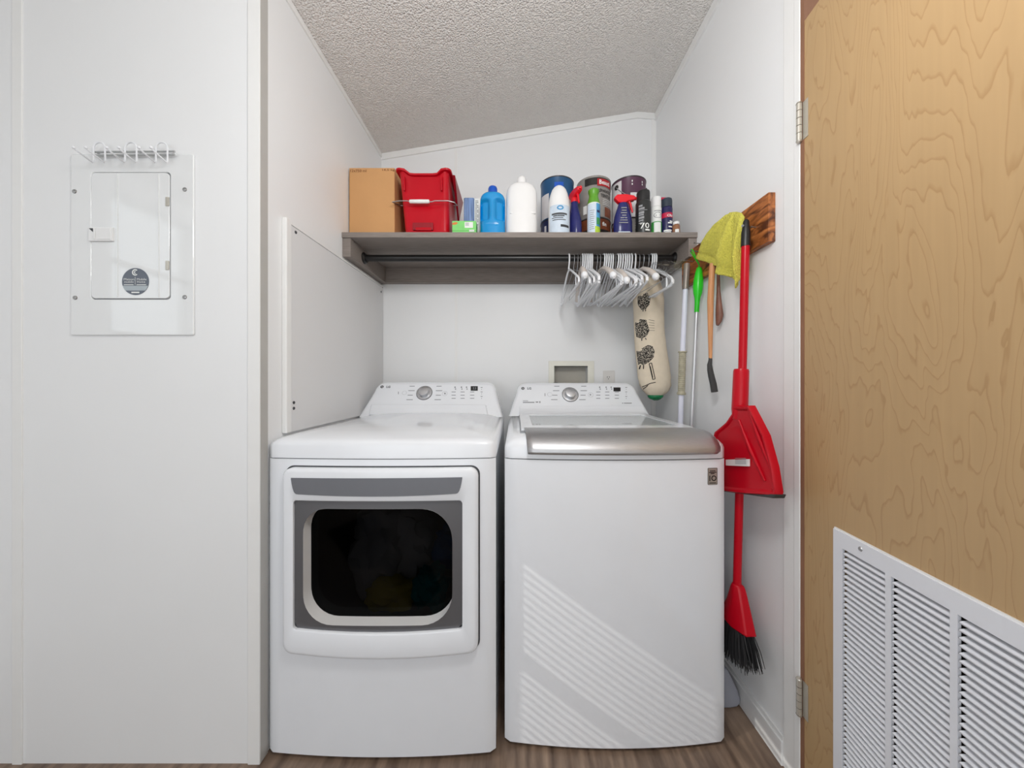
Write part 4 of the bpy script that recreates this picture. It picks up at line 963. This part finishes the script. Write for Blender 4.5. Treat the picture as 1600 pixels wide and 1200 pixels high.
for i in range(10): g = join(g, patch((cx, y), r0+.0006, -.85, -.1-.05*(i % 3), SZ1+.105-i*.009, SZ1+.1075-i*.009, 4))
obj('label_print', g, 'mark_grey', lb)
obj('brand_mark', patch((cx, y), r0+.0006, .32, .85, SZ1+.098, SZ1+.108, 4), 'dark_blue_can', af)

# black aerosol
def aerosol(name, label, px, y, rpx, pyt, pyc, pysh, body, cap, capr=.88):
    cx = X(px, y); r0 = rpx/F*y; zt, zc, zsh = Z(pyt, y)-SZ1, Z(pyc, y)-SZ1, Z(pysh, y)-SZ1
    t = thing(name, label, 'spray can', (cx, y, SZ1))
    obj('can_body', G().lathe((cx, y, SZ1), [(r0*.96, 0), (r0, .003), (r0, zsh), (r0*.96, zsh+.004), (r0*.86, zc-.001), (r0*.8, zc)], 28), body, t)
    obj('cap', G().lathe((cx, y, SZ1+zc-.002), [(r0*capr, 0), (r0*capr, zt-zc-.010), (r0*capr*.95, zt-zc-.003), (r0*capr*.8, zt-zc), (0, zt-zc+.001)], 28), cap, t)
    return t, (cx, y), r0
t, cc, r0 = aerosol('spray_can', 'black spray can with black cap and white lettering', 1005, 1.475, 11.4, 299, 316, 319, 'aerosol_black', 'black_plastic')
g = G()
for i, (z, w_, h_) in enumerate(((.118, .5, .004), (.106, .75, .004), (.098, 1.1, .0012), (.088, .7, .005), (.078, .65, .003), (.066, .7, .005), (.054, .6, .003), (.044, .55, .002))):
    g = join(g, patch(cc, r0+.0005, -.95, -.95+w_, SZ1+z-h_, SZ1+z+h_, 6))
obj('label_print', g, 'mark_grey', t)
obj('label_digits', text('70', arc_wrap(cc, r0+.0012, -.15, SZ1+.030), hei=.024, wid=.040, bold=.01), 'white_print', t, smooth=False)
obj('label_line', patch(cc, r0+.0005, -.1, .55, SZ1+.008, SZ1+.015, 5), 'white_print', t)
obj('side_stripe', patch(cc, r0+.0005, .9, 1.2, SZ1+.04, SZ1+.12, 4), 'mark_grey', t)
t, cc, r0 = aerosol('spray_paint_can', 'white spray paint can with green lower label', 1025, 1.49, 8.0, 308.5, 324, 327, 'white_print', 'white_plastic', .95)
obj('label', patch(cc, r0+.0003, -1.5, 1.5, SZ1+.004, SZ1+.060, 18), 'green_label', t)
obj('label_panel', patch(cc, r0+.0008, -.75, .55, SZ1+.012, SZ1+.056, 8), 'white_print', t)
q = lambda r1, r2: [(cc[0]+r1*math.cos(a), SZ1+.088+r2*math.sin(a)) for a in [i*math.pi/12 for i in range(24)]]
fr2_ = lambda o: (lambda a, b_: (a, cc[1]-math.sqrt(max(1e-6, (r0+o)**2-(a-cc[0])**2)), b_))
obj('label_emblem', join(G().ring(q(.0175, .013), q(.0155, .011), fr2_(.0012), fr2_(.0003)), G().prism([(cc[0]-.010, SZ1+.084), (cc[0]+.011, SZ1+.086), (cc[0]+.011, SZ1+.091), (cc[0]-.010, SZ1+.089)], fr2_(.0012), fr2_(.0003)), patch(cc, r0+.0006, -.7, .8, SZ1+.106, SZ1+.109, 6)), 'mark_grey', t)
t, cc, r0 = aerosol('spray_can', 'dark blue spray can with crimson band and slate cap', 1041.5, 1.50, 8.6, 311, 325, 328, 'dark_blue_can', 'slate_cap', .95)
obj('label_band', patch(cc, r0+.0003, -1.6, 1.6, SZ1+.082, SZ1+.104, 18), 'crimson', t)
obj('cap_tab', G().box((cc[0]-.026, cc[1]-.008, Z(313, cc[1])), (cc[0]-.004, cc[1]+.006, Z(309.5, cc[1]))), 'crimson', t, smooth=False, bevel=.002)
obj('label_text', text('CRA', arc_wrap(cc, r0+.0012, .25, SZ1+.090), hei=.011, wid=.030, bold=.02), 'white_print', t, smooth=False)
g = G()
for z, a, b_, h_ in ((.064, .1, .7, .003), (.057, -.2, .6, .003), (.040, -.1, .6, .003), (.024, -.9, .5, .003), (.017, -.9, .4, .002)): g = join(g, patch(cc, r0+.0005, a, b_, SZ1+z-h_, SZ1+z+h_, 5))
obj('label_print', g, 'white_print', t)
y = 1.475; cx = X(1056.5, y); r0 = 5.6/F*y
t = thing('small_bottle', 'tiny amber bottle with white cap at shelf right end', 'bottle', (cx, y, SZ1))
obj('bottle', G().lathe((cx, y, SZ1), [(r0*.95, 0), (r0, .003), (r0, .040), (r0*.8, .046), (r0*.7, .048)], 22), 'amber', t)
obj('cap', G().lathe((cx, y, SZ1+.047), [(r0*.85, 0), (r0*.85, .010), (r0*.7, .013), (0, .0135)], 20), 'white_plastic', t)
obj('label', patch((cx, y), r0+.0003, -.7, .3, SZ1+.008, SZ1+.022, 6), 'white_print', t)

# ------------------------------------------------------------------ hangers on the rod
def hook_pts(r=.019):
    pts = [(0, -r*math.sin(math.radians(15))*1.0-r*.1, 0)]
    pts = []
    for a in range(200, -21, -20): pts.append((0, r*math.cos(math.radians(a)), r*math.sin(math.radians(a))))
    pts += [(0, r*.92, -.018), (0, r*.60, -.032), (0, r*.12, -.046), (0, 0, -.060)]
    return [(a, -b_, c_) for a, b_, c_ in pts]
HO = Vector((0, RY, RZ))
def make_hanger(kind):
    if kind == 'plastic':
        t = thing('plastic_hanger', 'white plastic tubular clothes hanger on the black rod', 'hanger', HO, 'white plastic hangers on the rod')
        obj('hook', G().tube([HO+Vector(p) for p in hook_pts()], .0036, 8), 'hanger_white', t)
        half = [(.0, -.058), (.03, -.064), (.10, -.100), (.165, -.136), (.197, -.154), (.207, -.164), (.206, -.174), (.192, -.180)]
        pts = [(0, a, b_) for a, b_ in half]+[(0, -a, b_) for a, b_ in reversed(half[1:])]
        obj('frame', G().tube([HO+Vector(p) for p in pts], .0046, 8, closed=True), 'hanger_white', t)
        for s_ in (-1, 1): obj('strap_tie', G().tube([HO+Vector((0, s_*.150, -.128)), HO+Vector((0, s_*.150, -.180))], .0026, 6), 'hanger_white', t)
    elif kind == 'wire':
        t = thing('wire_hanger', 'thin grey wire clothes hanger on the black rod', 'hanger', HO, 'wire hangers on the rod')
        obj('hook', G().tube([HO+Vector(p) for p in hook_pts(.0175)], .0012, 6), 'wire', t)
        half = [(.0, -.058), (.02, -.064), (.19, -.140), (.200, -.150), (.19, -.156)]
        pts = [(0, a, b_) for a, b_ in half]+[(0, -a, b_) for a, b_ in reversed(half[1:])]
        obj('frame', G().tube([HO+Vector(p) for p in pts], .0012, 6, closed=True), 'wire', t)
    else:
        t = thing('contoured_hanger', 'thick beige contoured coat hanger with rounded white ends', 'hanger', HO, 'thick beige hangers on the rod')
        obj('hook', G().tube([HO+Vector(p) for p in hook_pts(.0175)], .0014, 6), 'wire', t)
        pr = [(-.198, -.150), (-.17, -.128), (-.12, -.098), (-.06, -.070), (0, -.060), (.06, -.070), (.12, -.098), (.17, -.128), (.198, -.150)]
        obj('shoulder', G().tube([HO+Vector((0, a, b_)) for a, b_ in pr], [.013, .013, .011, .009, .009, .009, .011, .013, .013], 12), 'hanger_beige', t)
        for s_ in (-1, 1): obj('shoulder_end', G().tube([HO+Vector((0, s_*.198, -.150)), HO+Vector((0, s_*.208, -.159)), HO+Vector((0, s_*.216, -.166))], [.0145, .0145, .006], 12), 'hanger_white', t, label='rounded white end')
    return t
HG = [(888.6, 'p', 3), (896, 'w', 8), (902, 'w', 2), (907, 'c', -8), (910, 'p', -4), (913, 'p', -1), (916, 'p', 2), (919, 'p', 0), (922, 'p', -3), (925, 'p', -7), (932, 'w', 4), (937, 'c', 1), (943, 'p', 7), (946.5, 'p', 3), (950, 'p', 0), (953.5, 'p', -3), (957, 'p', -6),
      (961, 'c', -4), (964.5, 'p', 4), (968, 'p', 2), (972, 'p', -2), (975.5, 'p', 1), (979, 'p', -3), (982.5, 'p', -6), (986, 'p', -2), (992, 'p', -9), (998, 'c', -2), (1004, 'w', 4), (1012, 'w', 0), (1017, 'p', 3), (1020.5, 'p', -1), (1024, 'p', -6)]
protos = {}
ORD = ['first', 'second', 'third', 'fourth', 'fifth', 'sixth', 'seventh', 'eighth', 'ninth', 'tenth', 'eleventh', 'twelfth', 'thirteenth', 'fourteenth', 'fifteenth', 'sixteenth', 'seventeenth', 'eighteenth', 'nineteenth', 'twentieth', 'twenty-first', 'twenty-second', 'twenty-third', 'twenty-fourth']
SAY = {'p': 'white plastic hanger, %s of its kind counted from left along the rod', 'w': 'thin grey wire hanger, %s of its kind counted from left along the rod', 'c': 'thick beige hanger, %s of its kind counted from left along the rod'}
cnt = {'p': 0, 'w': 0, 'c': 0}
for px, k_, rz in HG:
    kind = {'p': 'plastic', 'w': 'wire', 'c': 'thick'}[k_]
    if kind not in protos: protos[kind] = t = make_hanger(kind)
    else: t = copy_tree(protos[kind])
    t['label'] = SAY[k_] % ORD[cnt[k_]]; cnt[k_] += 1
    t.location = (X(px, RY), RY, RZ); t.rotation_euler = (random.uniform(-.05, .05), 0, math.radians(rz*.8))
# crumpled clear plastic over the last hangers
g = G(); rings = []
for i in range(22):
    t_ = i/21; yy = RY+.10-.33*t_; zc_ = RZ-.052-.075*abs(t_-.32)*1.2; xc_ = .640+.022*t_; ring = []
    for j in range(16):
        a = 2*math.pi*j/16; nz = mnoise.noise(Vector((i*.6, math.cos(a)*2, math.sin(a)*2)))*.55
        r_ = (.026+.010*math.sin(i*.9))*(1+nz); ring.append((xc_+r_*1.15*math.cos(a), yy, zc_+r_*.75*math.sin(a)))
    rings.append(ring)
tag(obj('plastic_sleeve', G().loft(rings), 'film', ang=25), 'crumpled clear plastic garment cover over hangers at rod right end', 'garment cover')

# ------------------------------------------------------------------ stained board with nails on the right wall
bt_ = .0215; by0, by1, bz0_, bz1_ = 1.008, 1.535, 1.549, 1.698
bo = thing('peg_board', 'brown stained wooden board with nails on right wall', 'board', (XR, (by0+by1)/2, bz0_))
obj('plank', G().box((XR-bt_, by0, bz0_), (XR, by1, bz1_)), 'stained_board', bo, smooth=False, bevel=.002)
XF = XR-bt_
NAILS = {'mop': (1.440, 1.640), 'duster': (1.365, 1.652), 'spare': (1.335, 1.672), 'brush': (1.262, 1.655), 'towel': (1.165, 1.672), 'broom': (1.062, 1.615)}
for k_, (yy, zz) in NAILS.items():
    L = .052 if k_ in ('mop', 'duster', 'spare') else .018
    obj('nail', G().lathe((XF+.004, yy, zz), [(.0017, 0), (.0017, L), (.0038, L+.0002), (.0038, L+.0016), (0, L+.002)], 10, ax=(-1, 0, .12)), 'steel', bo)

# ------------------------------------------------------------------ hanging tools
def pt(px, py, x): yy = Yof(px, x); return Vector((x, yy, Z(py, yy)))
# mop pole
a = Vector((.730, 1.442, Z(412, 1.442))); a.x = X(1074, 1.442); 
ys_ = 1.442
m0 = Vector((X(1073.5, ys_), ys_, Z(412, ys_))); m1 = Vector((X(1071, ys_), ys_, Z(452, ys_))); m2 = Vector((X(1066.5, ys_), ys_, Z(549, ys_))); m3 = Vector((X(1064.5, ys_), ys_, Z(617, ys_))); m4 = Vector((X(1058, ys_), ys_, .45))
mop = thing('mop_handle', 'white mop pole with grey top and ribbed beige grip', 'mop', (m4.x, m4.y, m4.z))
obj('pole', G().tube([m1, m2, m3, m4], .0105, 16), 'pole_white', mop)
obj('hanging_sleeve', G().tube([m0, m0+(m1-m0)*.1, m1], [.0115, .013, .013], 16), 'pole_grey', mop, label='grey metal top sleeve')
g = G(); NR = 22; pts = []; rr = []
for i in range(NR*2+1):
    t_ = i/(NR*2); pts.append(m2+(m3-m2)*t_); e_ = .0035 if t_ < .04 or t_ > .95 else 0; rr.append(.0138+(.0012 if i % 2 else -.0004)+e_)
obj('ribbed_grip', G().tube(pts, rr, 18), 'grip_beige', mop, label='beige ribbed grip')
# duster with green handle
yd = 1.372
d0 = Vector((X(1092.5, yd), yd, Z(417, yd))); d1 = Vector((X(1088.5, yd), yd, Z(488, yd))); d2 = Vector((X(1078, yd), yd, .80))
du = thing('duster_pole', 'thin aluminium pole with bright green hang handle', 'duster', (d2.x, d2.y, d2.z))
obj('pole', G().tube([d1, d2], .0078, 14), 'aluminium', du)
prof = [(0, .004), (.03, .010), (.12, .0135), (.3, .0185), (.45, .0192), (.58, .0165), (.68, .0115), (.78, .0098), (1.0, .0092)]
obj('handle', G().tube([d0+(d1-d0)*t_ for t_, r_ in prof], [r_ for t_, r_ in prof], 18), 'green_plastic', du, label='bright green handle')
nl = Vector((XF-.045, 1.365, 1.657))
lp = [d0+Vector((0, 0, -.004)), d0+Vector((-.004, -.004, .012)), nl+Vector((0, -.006, .004)), nl+Vector((0, 0, .007)), nl+Vector((0, .006, .0)), d0+Vector((.003, .006, .010))]
obj('hang_loop', G().tube(lp, .0022, 8, closed=True), 'green_plastic', du)
# wooden handled brush / scraper
yk = 1.268; k0 = Vector((X(1113, yk), yk, Z(412, yk))); k1 = Vector((X(1110, yk), yk, Z(470, yk))); k2 = Vector((X(1110, yk), yk, Z(560, yk)))
kb = thing('wooden_handle_tool', 'slender wooden handle with black rubber end hanging under cloth', 'tool', (k2.x, k2.y, Z(613, yk)))
obj('handle', G().tube([k0, k1, k1+(k2-k1)*.3, k1+(k2-k1)*.7, k2], [.0100, .0112, .0100, .0078, .0062], 14), 'light_wood', kb, label='light brown wooden handle')
rp = [(1110, 559, .0066), (1110, 563, .0070), (1108.8, 570, .0090), (1109.5, 578, .0105), (1111.5, 588, .0115), (1114.5, 600, .0120), (1116.5, 612.5, .0125)]
obj('rubber_end', G().tube([Vector((X(a, yk), yk, Z(b_, yk))) for a, b_, r_ in rp], [r_ for a, b_, r_ in rp], 16).map(lambda p: (p.x, yk+(p.y-yk)*.8, p.z)), 'rubber', kb, label='black rubber end')
# leather sheath hanging behind it
ls = [(1119, 420, .006), (1119.5, 455, .0075), (1120.5, 478, .0125), (1121.5, 492, .0155), (1120, 502, .012), (1117.5, 508, .006)]
yl = 1.262
tag(obj('leather_strap', G().tube([Vector((X(a, yl)+.008, yl, Z(b_, yl))) for a, b_, r_ in ls], [r_ for a, b_, r_ in ls], 14).map(lambda p: (.766+(p.x-.766)*.8, p.y, p.z)), 'leather'), 'brown leather flap hanging behind the wooden handle', 'strap')
# broom with clip-on dustpan
b0 = Vector((.735, 1.062, Z(343, 1.062))); b1 = Vector((.714, 1.0746, .456))
ax_ = (b1-b0).normalized()
def bp_(z): return b0+(b1-b0)*((z-b0.z)/(b1.z-b0.z))
br = thing('broom', 'red broom with black bristles hanging on right wall', 'broom', (b1.x, b1.y, .22))
obj('handle', G().tube([bp_(Z(384, 1.062)), b1], .0118, 18), 'red_plastic', br)
hgp = obj('hand_grip', G().tube([b0+Vector((0, 0, .0)), bp_(b0.z-.006), bp_(b0.z-.03), bp_(Z(364, 1.062)), bp_(Z(385, 1.062))], [.004, .0085, .0105, .0128, .0132], 18), 'black_plastic', br, label='black plastic hand grip')
obj('grip_hole', G().tube([bp_(b0.z-.020)+Vector((-.0125, 0, 0)), bp_(b0.z-.020)+Vector((-.006, 0, 0))], .004, 10), 'mark_grey', hgp)
hw0, hw1 = .018, .072
def hr_(z, yc_, hw, hx): return [(b1.x-hx, yc_-hw*.35, z), (b1.x-hx, yc_+hw*.35, z), (b1.x-hx*.3, yc_+hw, z), (b1.x+hx, yc_+hw, z), (b1.x+hx, yc_-hw, z), (b1.x-hx*.3, yc_-hw, z)]
zh0 = .460; yb0 = b1.y
obj('broom_head', G().loft([hr_(zh0+.012, yb0, .014, .014), hr_(zh0, yb0, .020, .017), hr_(.40, yb0+.003, .040, .022), hr_(.345, yb0+.010, .062, .026), hr_(.338, yb0+.010, .064, .027)]), 'red_plastic', br, bevel=.004, label='red broom head')
g = G(); random.seed(3)
for i in range(420):
    u = random.uniform(-1, 1); v = random.uniform(-1, 1); r0_ = Vector((b1.x+v*.021, yb0+.010+u*.060, .340))
    zend = .255-.055*(u+1)/2*1.1+random.uniform(-.012, .012) if u < 1 else .2
    e_ = Vector((b1.x+v*.028+random.uniform(-.006, .006), yb0+.012+u*.092+random.uniform(-.006, .006), zend))
    if u < -.93 and random.random() < .4: e_ = Vector((e_.x-.01, yb0-.098+random.uniform(-.01, .012), .285+random.uniform(-.02, .03)))
    md_ = (r0_+e_)/2+Vector((random.uniform(-.003, .003), random.uniform(-.003, .003), 0)); g.tube([r0_, md_, e_], [.0019, .0017, .0010], 3, cap=False)
obj('bristles', g, 'bristle', br, kind='stuff', label='black bristles')
# dustpan
dpn = thing('dustpan', 'red dustpan clipped on the broom handle, dark rubber lip', 'dustpan', (.72, 1.08, .76))
xs0 = .684
off_ = Vector((-.012, -.012, 0)); s0, s1 = bp_(Z(577, 1.066))+off_, bp_(1.035)+off_*1.4
obj('sleeve', G().tube([s0, s0+(s1-s0)*.05, s1, s1+Vector((0, 0, -.03))], [.0195, .0215, .0225, .020], 20), 'red_plastic', dpn, label='tubular sleeve around the broom handle')
pan = [(0.9861, 1.0531), (0.9684, 1.0243), (0.9376, 0.9724), (0.9126, 0.8898), (0.9016, 0.8245), (0.905, 0.813), (0.9607, 0.7976), (1.0375, 0.7765), (1.1144, 0.7573), (1.1672, 0.7505), (1.1739, 0.7649), (1.1701, 0.8418), (1.1643, 0.9138), (1.148, 0.9494), (1.0856, 0.9907), (1.0519, 1.0262), (1.0471, 1.0483)]
cpan = (1.0327, 0.909)
pf = lambda o: (lambda a, b_: (xs0+o+.020*max(0, (1.0087-a)/.106), a, b_))
sc_ = lambda k_: [(cpan[0]+(a-cpan[0])*k_, cpan[1]+(b_-cpan[1])*k_) for a, b_ in pan]
obj('pan', G().loft([[pf(.021)(*p) for p in sc_(1.0)], [pf(.006)(*p) for p in sc_(1.0)], [pf(.0)(*p) for p in sc_(.975)], [pf(.001)(*p) for p in sc_(.93)], [pf(.007)(*p) for p in sc_(.88)], [pf(.008)(*p) for p in sc_(.5)]]), 'red_plastic', dpn, ang=30)
g = G()
for (ya, za), (yb2, zb2) in (((1.0298, 1.0051), (0.9395, 0.8437)), ((0.9943, 1.0483), (0.9203, 0.8802))):
    g.tube([pf(.006)(ya, za), pf(.005)((ya+yb2)/2, (za+zb2)/2), pf(.006)(yb2, zb2)], [.003, .0055, .003], 10)
obj('pan_rib', g, 'red_plastic', dpn, label='raised stiffening rib')
obj('rubber_lip', G().add([pf(-.002)(0.9016, 0.8187), pf(-.002)(1.1739, 0.7573), pf(-.002)(1.1682, 0.7438), pf(-.002)(0.9069, 0.8063), pf(.03)(0.9016, 0.8187), pf(.03)(1.1739, 0.7573), pf(.03)(1.1682, 0.7438), pf(.03)(0.9069, 0.8063)],
    [(0, 1, 2, 3), (4, 7, 6, 5), (0, 4, 5, 1), (1, 5, 6, 2), (2, 6, 7, 3), (3, 7, 4, 0)]), 'rubber', dpn, smooth=False, bevel=.002, label='dark rubber lip')
obj('price_label', G().add([pf(.0005)(*p) for p in ((0.9876, 0.8725), (1.0856, 0.8495), (1.0856, 0.8687), (0.9876, 0.8937))]+[pf(.007)(*p) for p in ((0.9876, 0.8725), (1.0856, 0.8495), (1.0856, 0.8687), (0.9876, 0.8937))], [(0, 1, 2, 3), (4, 7, 6, 5), (0, 4, 5, 1), (1, 5, 6, 2), (2, 6, 7, 3), (3, 7, 4, 0)]), 'white_print', dpn, smooth=False)
g = G()
for i in range(5): g.add([pf(.0)(0.9933+j_, 0.8778+.004*i-.235*j_) for j_ in (0, .045)]+[pf(.0)(0.9933+j_, 0.8793+.004*i-.235*j_) for j_ in (.045, 0)], [(0, 1, 2, 3)])
obj('label_print', g, 'mark_grey', dpn, smooth=False)

# towel
def crv(L, t):
    d = [0]
    for a, b_ in zip(L, L[1:]): d.append(d[-1]+math.dist(a, b_))
    t *= d[-1]
    for i in range(len(L)-1):
        if t <= d[i+1]+1e-9: k_ = (t-d[i])/max(1e-9, d[i+1]-d[i]); return (L[i][0]+(L[i+1][0]-L[i][0])*k_, L[i][1]+(L[i+1][1]-L[i][1])*k_)
    return L[-1]
def px2(px, py, x=.738): yy = Yof(px, x); return (yy, Z(py, yy))
top = [px2(1134, 337), px2(1142, 332), px2(1152, 331), px2(1160, 333), px2(1164, 339)]
hem = [px2(1091, 403), px2(1098, 407), px2(1108, 413), px2(1117, 417), px2(1121, 424), px2(1133, 434), px2(1140, 431), px2(1146, 440), px2(1155, 451), px2(1157, 430), px2(1159, 415)]
NU, NV = 70, 46; V_ = []; F_ = []
for i in range(NU+1):
    u = i/NU; a, b_ = crv(top, u), crv(hem, u**.9)
    for j in range(NV+1):
        v = j/NV; bulge = math.sin(v*math.pi)*.010*(1-u)
        yy = a[0]+(b_[0]-a[0])*v; zz = a[1]+(b_[1]-a[1])*v+bulge
        fold = .012*math.sin(u*17+.6)+.007*math.sin(u*31+1.0); step = -.010 if .46 < u < .62 else 0
        xx = .742-.016*math.sin(math.pi*min(1, v*1.1+.05))**.6-(fold+step)*min(1, v*1.3)-.003*mnoise.noise(Vector((u*9, v*6, 0)))
        V_.append((min(xx, XF-.006), yy, zz))
for i in range(NU):
    for j in range(NV): k_ = i*(NV+1)+j; F_.append((k_, k_+1, k_+NV+2, k_+NV+1))
tw = tag(obj('hand_towel', G().add(V_, F_), 'towel', ang=80), 'yellow-green terry cloth draped over a nail on the board', 'towel')
md = tw.modifiers.new('t', 'SOLIDIFY'); md.thickness = .004; md.offset = 0

# cloth bag dispenser hanging in the corner
bgx = [(470, 990, 1036), (490, 991, 1036), (520, 992, 1037), (545, 993, 1040), (570, 996, 1044), (590, 998, 1046.5), (602, 1001, 1046.5), (609, 1005, 1044), (614, 1009, 1040), (617, 1012, 1036)]
yg = 1.655
bs = thing('bag_holder', 'cream cloth bag holder with black printed animals and green bags', 'bag holder', (X(1020, yg), yg, Z(620, yg)))
rings = []; NB = 40
def bag_c(py):
    for (p0, a0, b0_), (p1, a1, b1_) in zip(bgx, bgx[1:]):
        if p0 <= py <= p1: t_ = (py-p0)/(p1-p0); return (X(a0+(a1-a0)*t_, yg)+X(b0_+(b1_-b0_)*t_, yg))/2, (X(b0_+(b1_-b0_)*t_, yg)-X(a0+(a1-a0)*t_, yg))/2
    return (X(bgx[0][1], yg)+X(bgx[0][2], yg))/2, (X(bgx[0][2], yg)-X(bgx[0][1], yg))/2
top_r = [(432, .030), (440, .055), (455, .068)]
for py, r_ in top_r: c_ = bag_c(470)[0]; rings.append([(c_+r_*math.cos(a), yg+r_*.9*math.sin(a), Z(py, yg)) for a in [2*math.pi*k_/NB for k_ in range(NB)]])
pyl = list(range(470, 602, 6))+[602, 606, 609, 612, 614, 616, 617]
for py in pyl:
    c_, r_ = bag_c(py); wob = .05 if py > 600 else .0
    rings.append([(c_+r_*(1+.012*mnoise.noise(Vector((math.cos(a)*2, math.sin(a)*2, py*.05)))+wob*math.sin(a*14)*.6)*math.cos(a), yg+r_*.9*(1+wob*.6*math.sin(a*14))*math.sin(a), Z(py, yg)) for a in [2*math.pi*k_/NB for k_ in range(NB)]])
obj('cloth_tube', G().loft(rings, True, False), 'linen', bs, ang=70)
c_, r_ = bag_c(617)
g = G(); rr_ = []
for k_, (dz, s_) in enumerate(((.02, .95), (.0, .98), (-.010, .95), (-.018, .75), (-.024, .4), (-.025, .05))):
    rr_.append([(c_+r_*s_*math.cos(a)*(1+.1*mnoise.noise(Vector((a*3, k_, 0)))), yg+r_*.88*s_*math.sin(a), Z(617, yg)+dz+.006*mnoise.noise(Vector((math.cos(a)*4, math.sin(a)*4, k_)))) for a in [2*math.pi*j/32 for j in range(32)]])
obj('bag_filling', G().loft(rr_), 'green_bag', bs, ang=20, label='green plastic bags showing at the open end')
cs = bag_c(470)[0]
obj('hang_cord', G().tube([(cs, yg, Z(432, yg)-.004), (cs+.03, yg-.02, Z(415, yg)), (XR-.038, yg-.03, 1.69)], .003, 8), 'linen', bs)
def on_bag(px, py, off=.0015):
    c_, r_ = bag_c(py); x = X(px, yg)*.968+.0; x = c_+(px-(c_*F/yg+VX))/F*yg; d_ = max(-.99, min(.99, (x-c_)/r_)); return Vector((c_+(r_+off)*d_, yg-(r_*.9+off)*math.sqrt(1-d_*d_), Z(py, yg)))
def bagpoly(poly, off=.0015):
    cx_ = sum(p[0] for p in poly)/len(poly); cy_ = sum(p[1] for p in poly)/len(poly); R3 = []
    for s_ in (1, .75, .5, .25, .02): R3.append([on_bag(cx_+(a-cx_)*s_, cy_+(b_-cy_)*s_, off) for a, b_ in poly])
    return G().loft(R3, False, True)
g = join(bagpoly([(993, 466), (1004, 462), (1008, 470), (1007, 480), (1002, 487), (997, 487), (993, 478)]),
         bagpoly([(991, 505), (996, 501), (1003, 503), (1005, 511), (1007, 519), (1004, 527), (998, 531), (993, 527), (992, 516)]),
         bagpoly([(993, 549), (999, 545), (1005, 541), (1011, 543), (1014, 551), (1013, 559), (1008, 566), (1001, 571), (996, 570), (994, 560)]))
obj('animal_print', g, 'speckle_ink', bs, smooth=False, label='black speckled animal prints')
g = G()
def line(a, b_, w_=.5, n_=6):
    A = []; dx_, dy_ = b_[0]-a[0], b_[1]-a[1]; L = math.hypot(dx_, dy_); ox, oy = -dy_/L*w_, dx_/L*w_
    for i in range(n_+1): x_, y_ = a[0]+dx_*i/n_, a[1]+dy_*i/n_; A.append([on_bag(x_+ox, y_+oy, .002), on_bag(x_-ox, y_-oy, .002)])
    return G().loft(A, False, False, closed=False)
for a, b_ in (((998, 531), (998, 534)), ((1002, 530), (1003, 533)), ((998, 571), (997.5, 577)), ((1001, 571), (1001, 577)), ((999, 487), (999, 490)), ((1002, 487), (1002, 490)), ((1007, 569), (1012, 593)), ((1010, 568), (1015, 592)), ((1007, 569), (1010, 568)), ((1012, 593), (1015, 592)), ((1008.5, 573), (1011.8, 590)),
               ((1000, 606), (1009, 599)), ((1009, 599), (1016, 597)), ((1003, 610), (1007, 602))): g = join(g, line(a, b_))
for i in range(5): g = join(g, line((1006, 503+i*4), (1014, 505+i*3.6), .22))
obj('line_print', g, 'ink', bs, smooth=False)

# grey rounded plastic piece standing on the floor beside the washer
yq = 1.154
def q3(px, py): return (X(px, yq), Z(py, yq))
poly = [q3(1118, 1042), q3(1136, 1046), q3(1144, 1062), q3(1151, 1078), q3(1155, 1090), q3(1154, 1097), q3(1149, 1102), q3(1138, 1104), q3(1118, 1104)]
zmin = min(p[1] for p in poly); poly = [(a, b_-zmin) for a, b_ in poly]
poly = [(max(a, .664), b_) for a, b_ in poly]
tag(obj('plastic_scoop', G().prism(poly, lambda a, b_: (a, yq-.012+.05*b_, b_), lambda a, b_: (a, yq+.02+.05*b_, b_)), 'grey_plastic', bevel=.006, seg=3), 'grey rounded plastic piece on the floor beside the washer', 'cleaning tool')
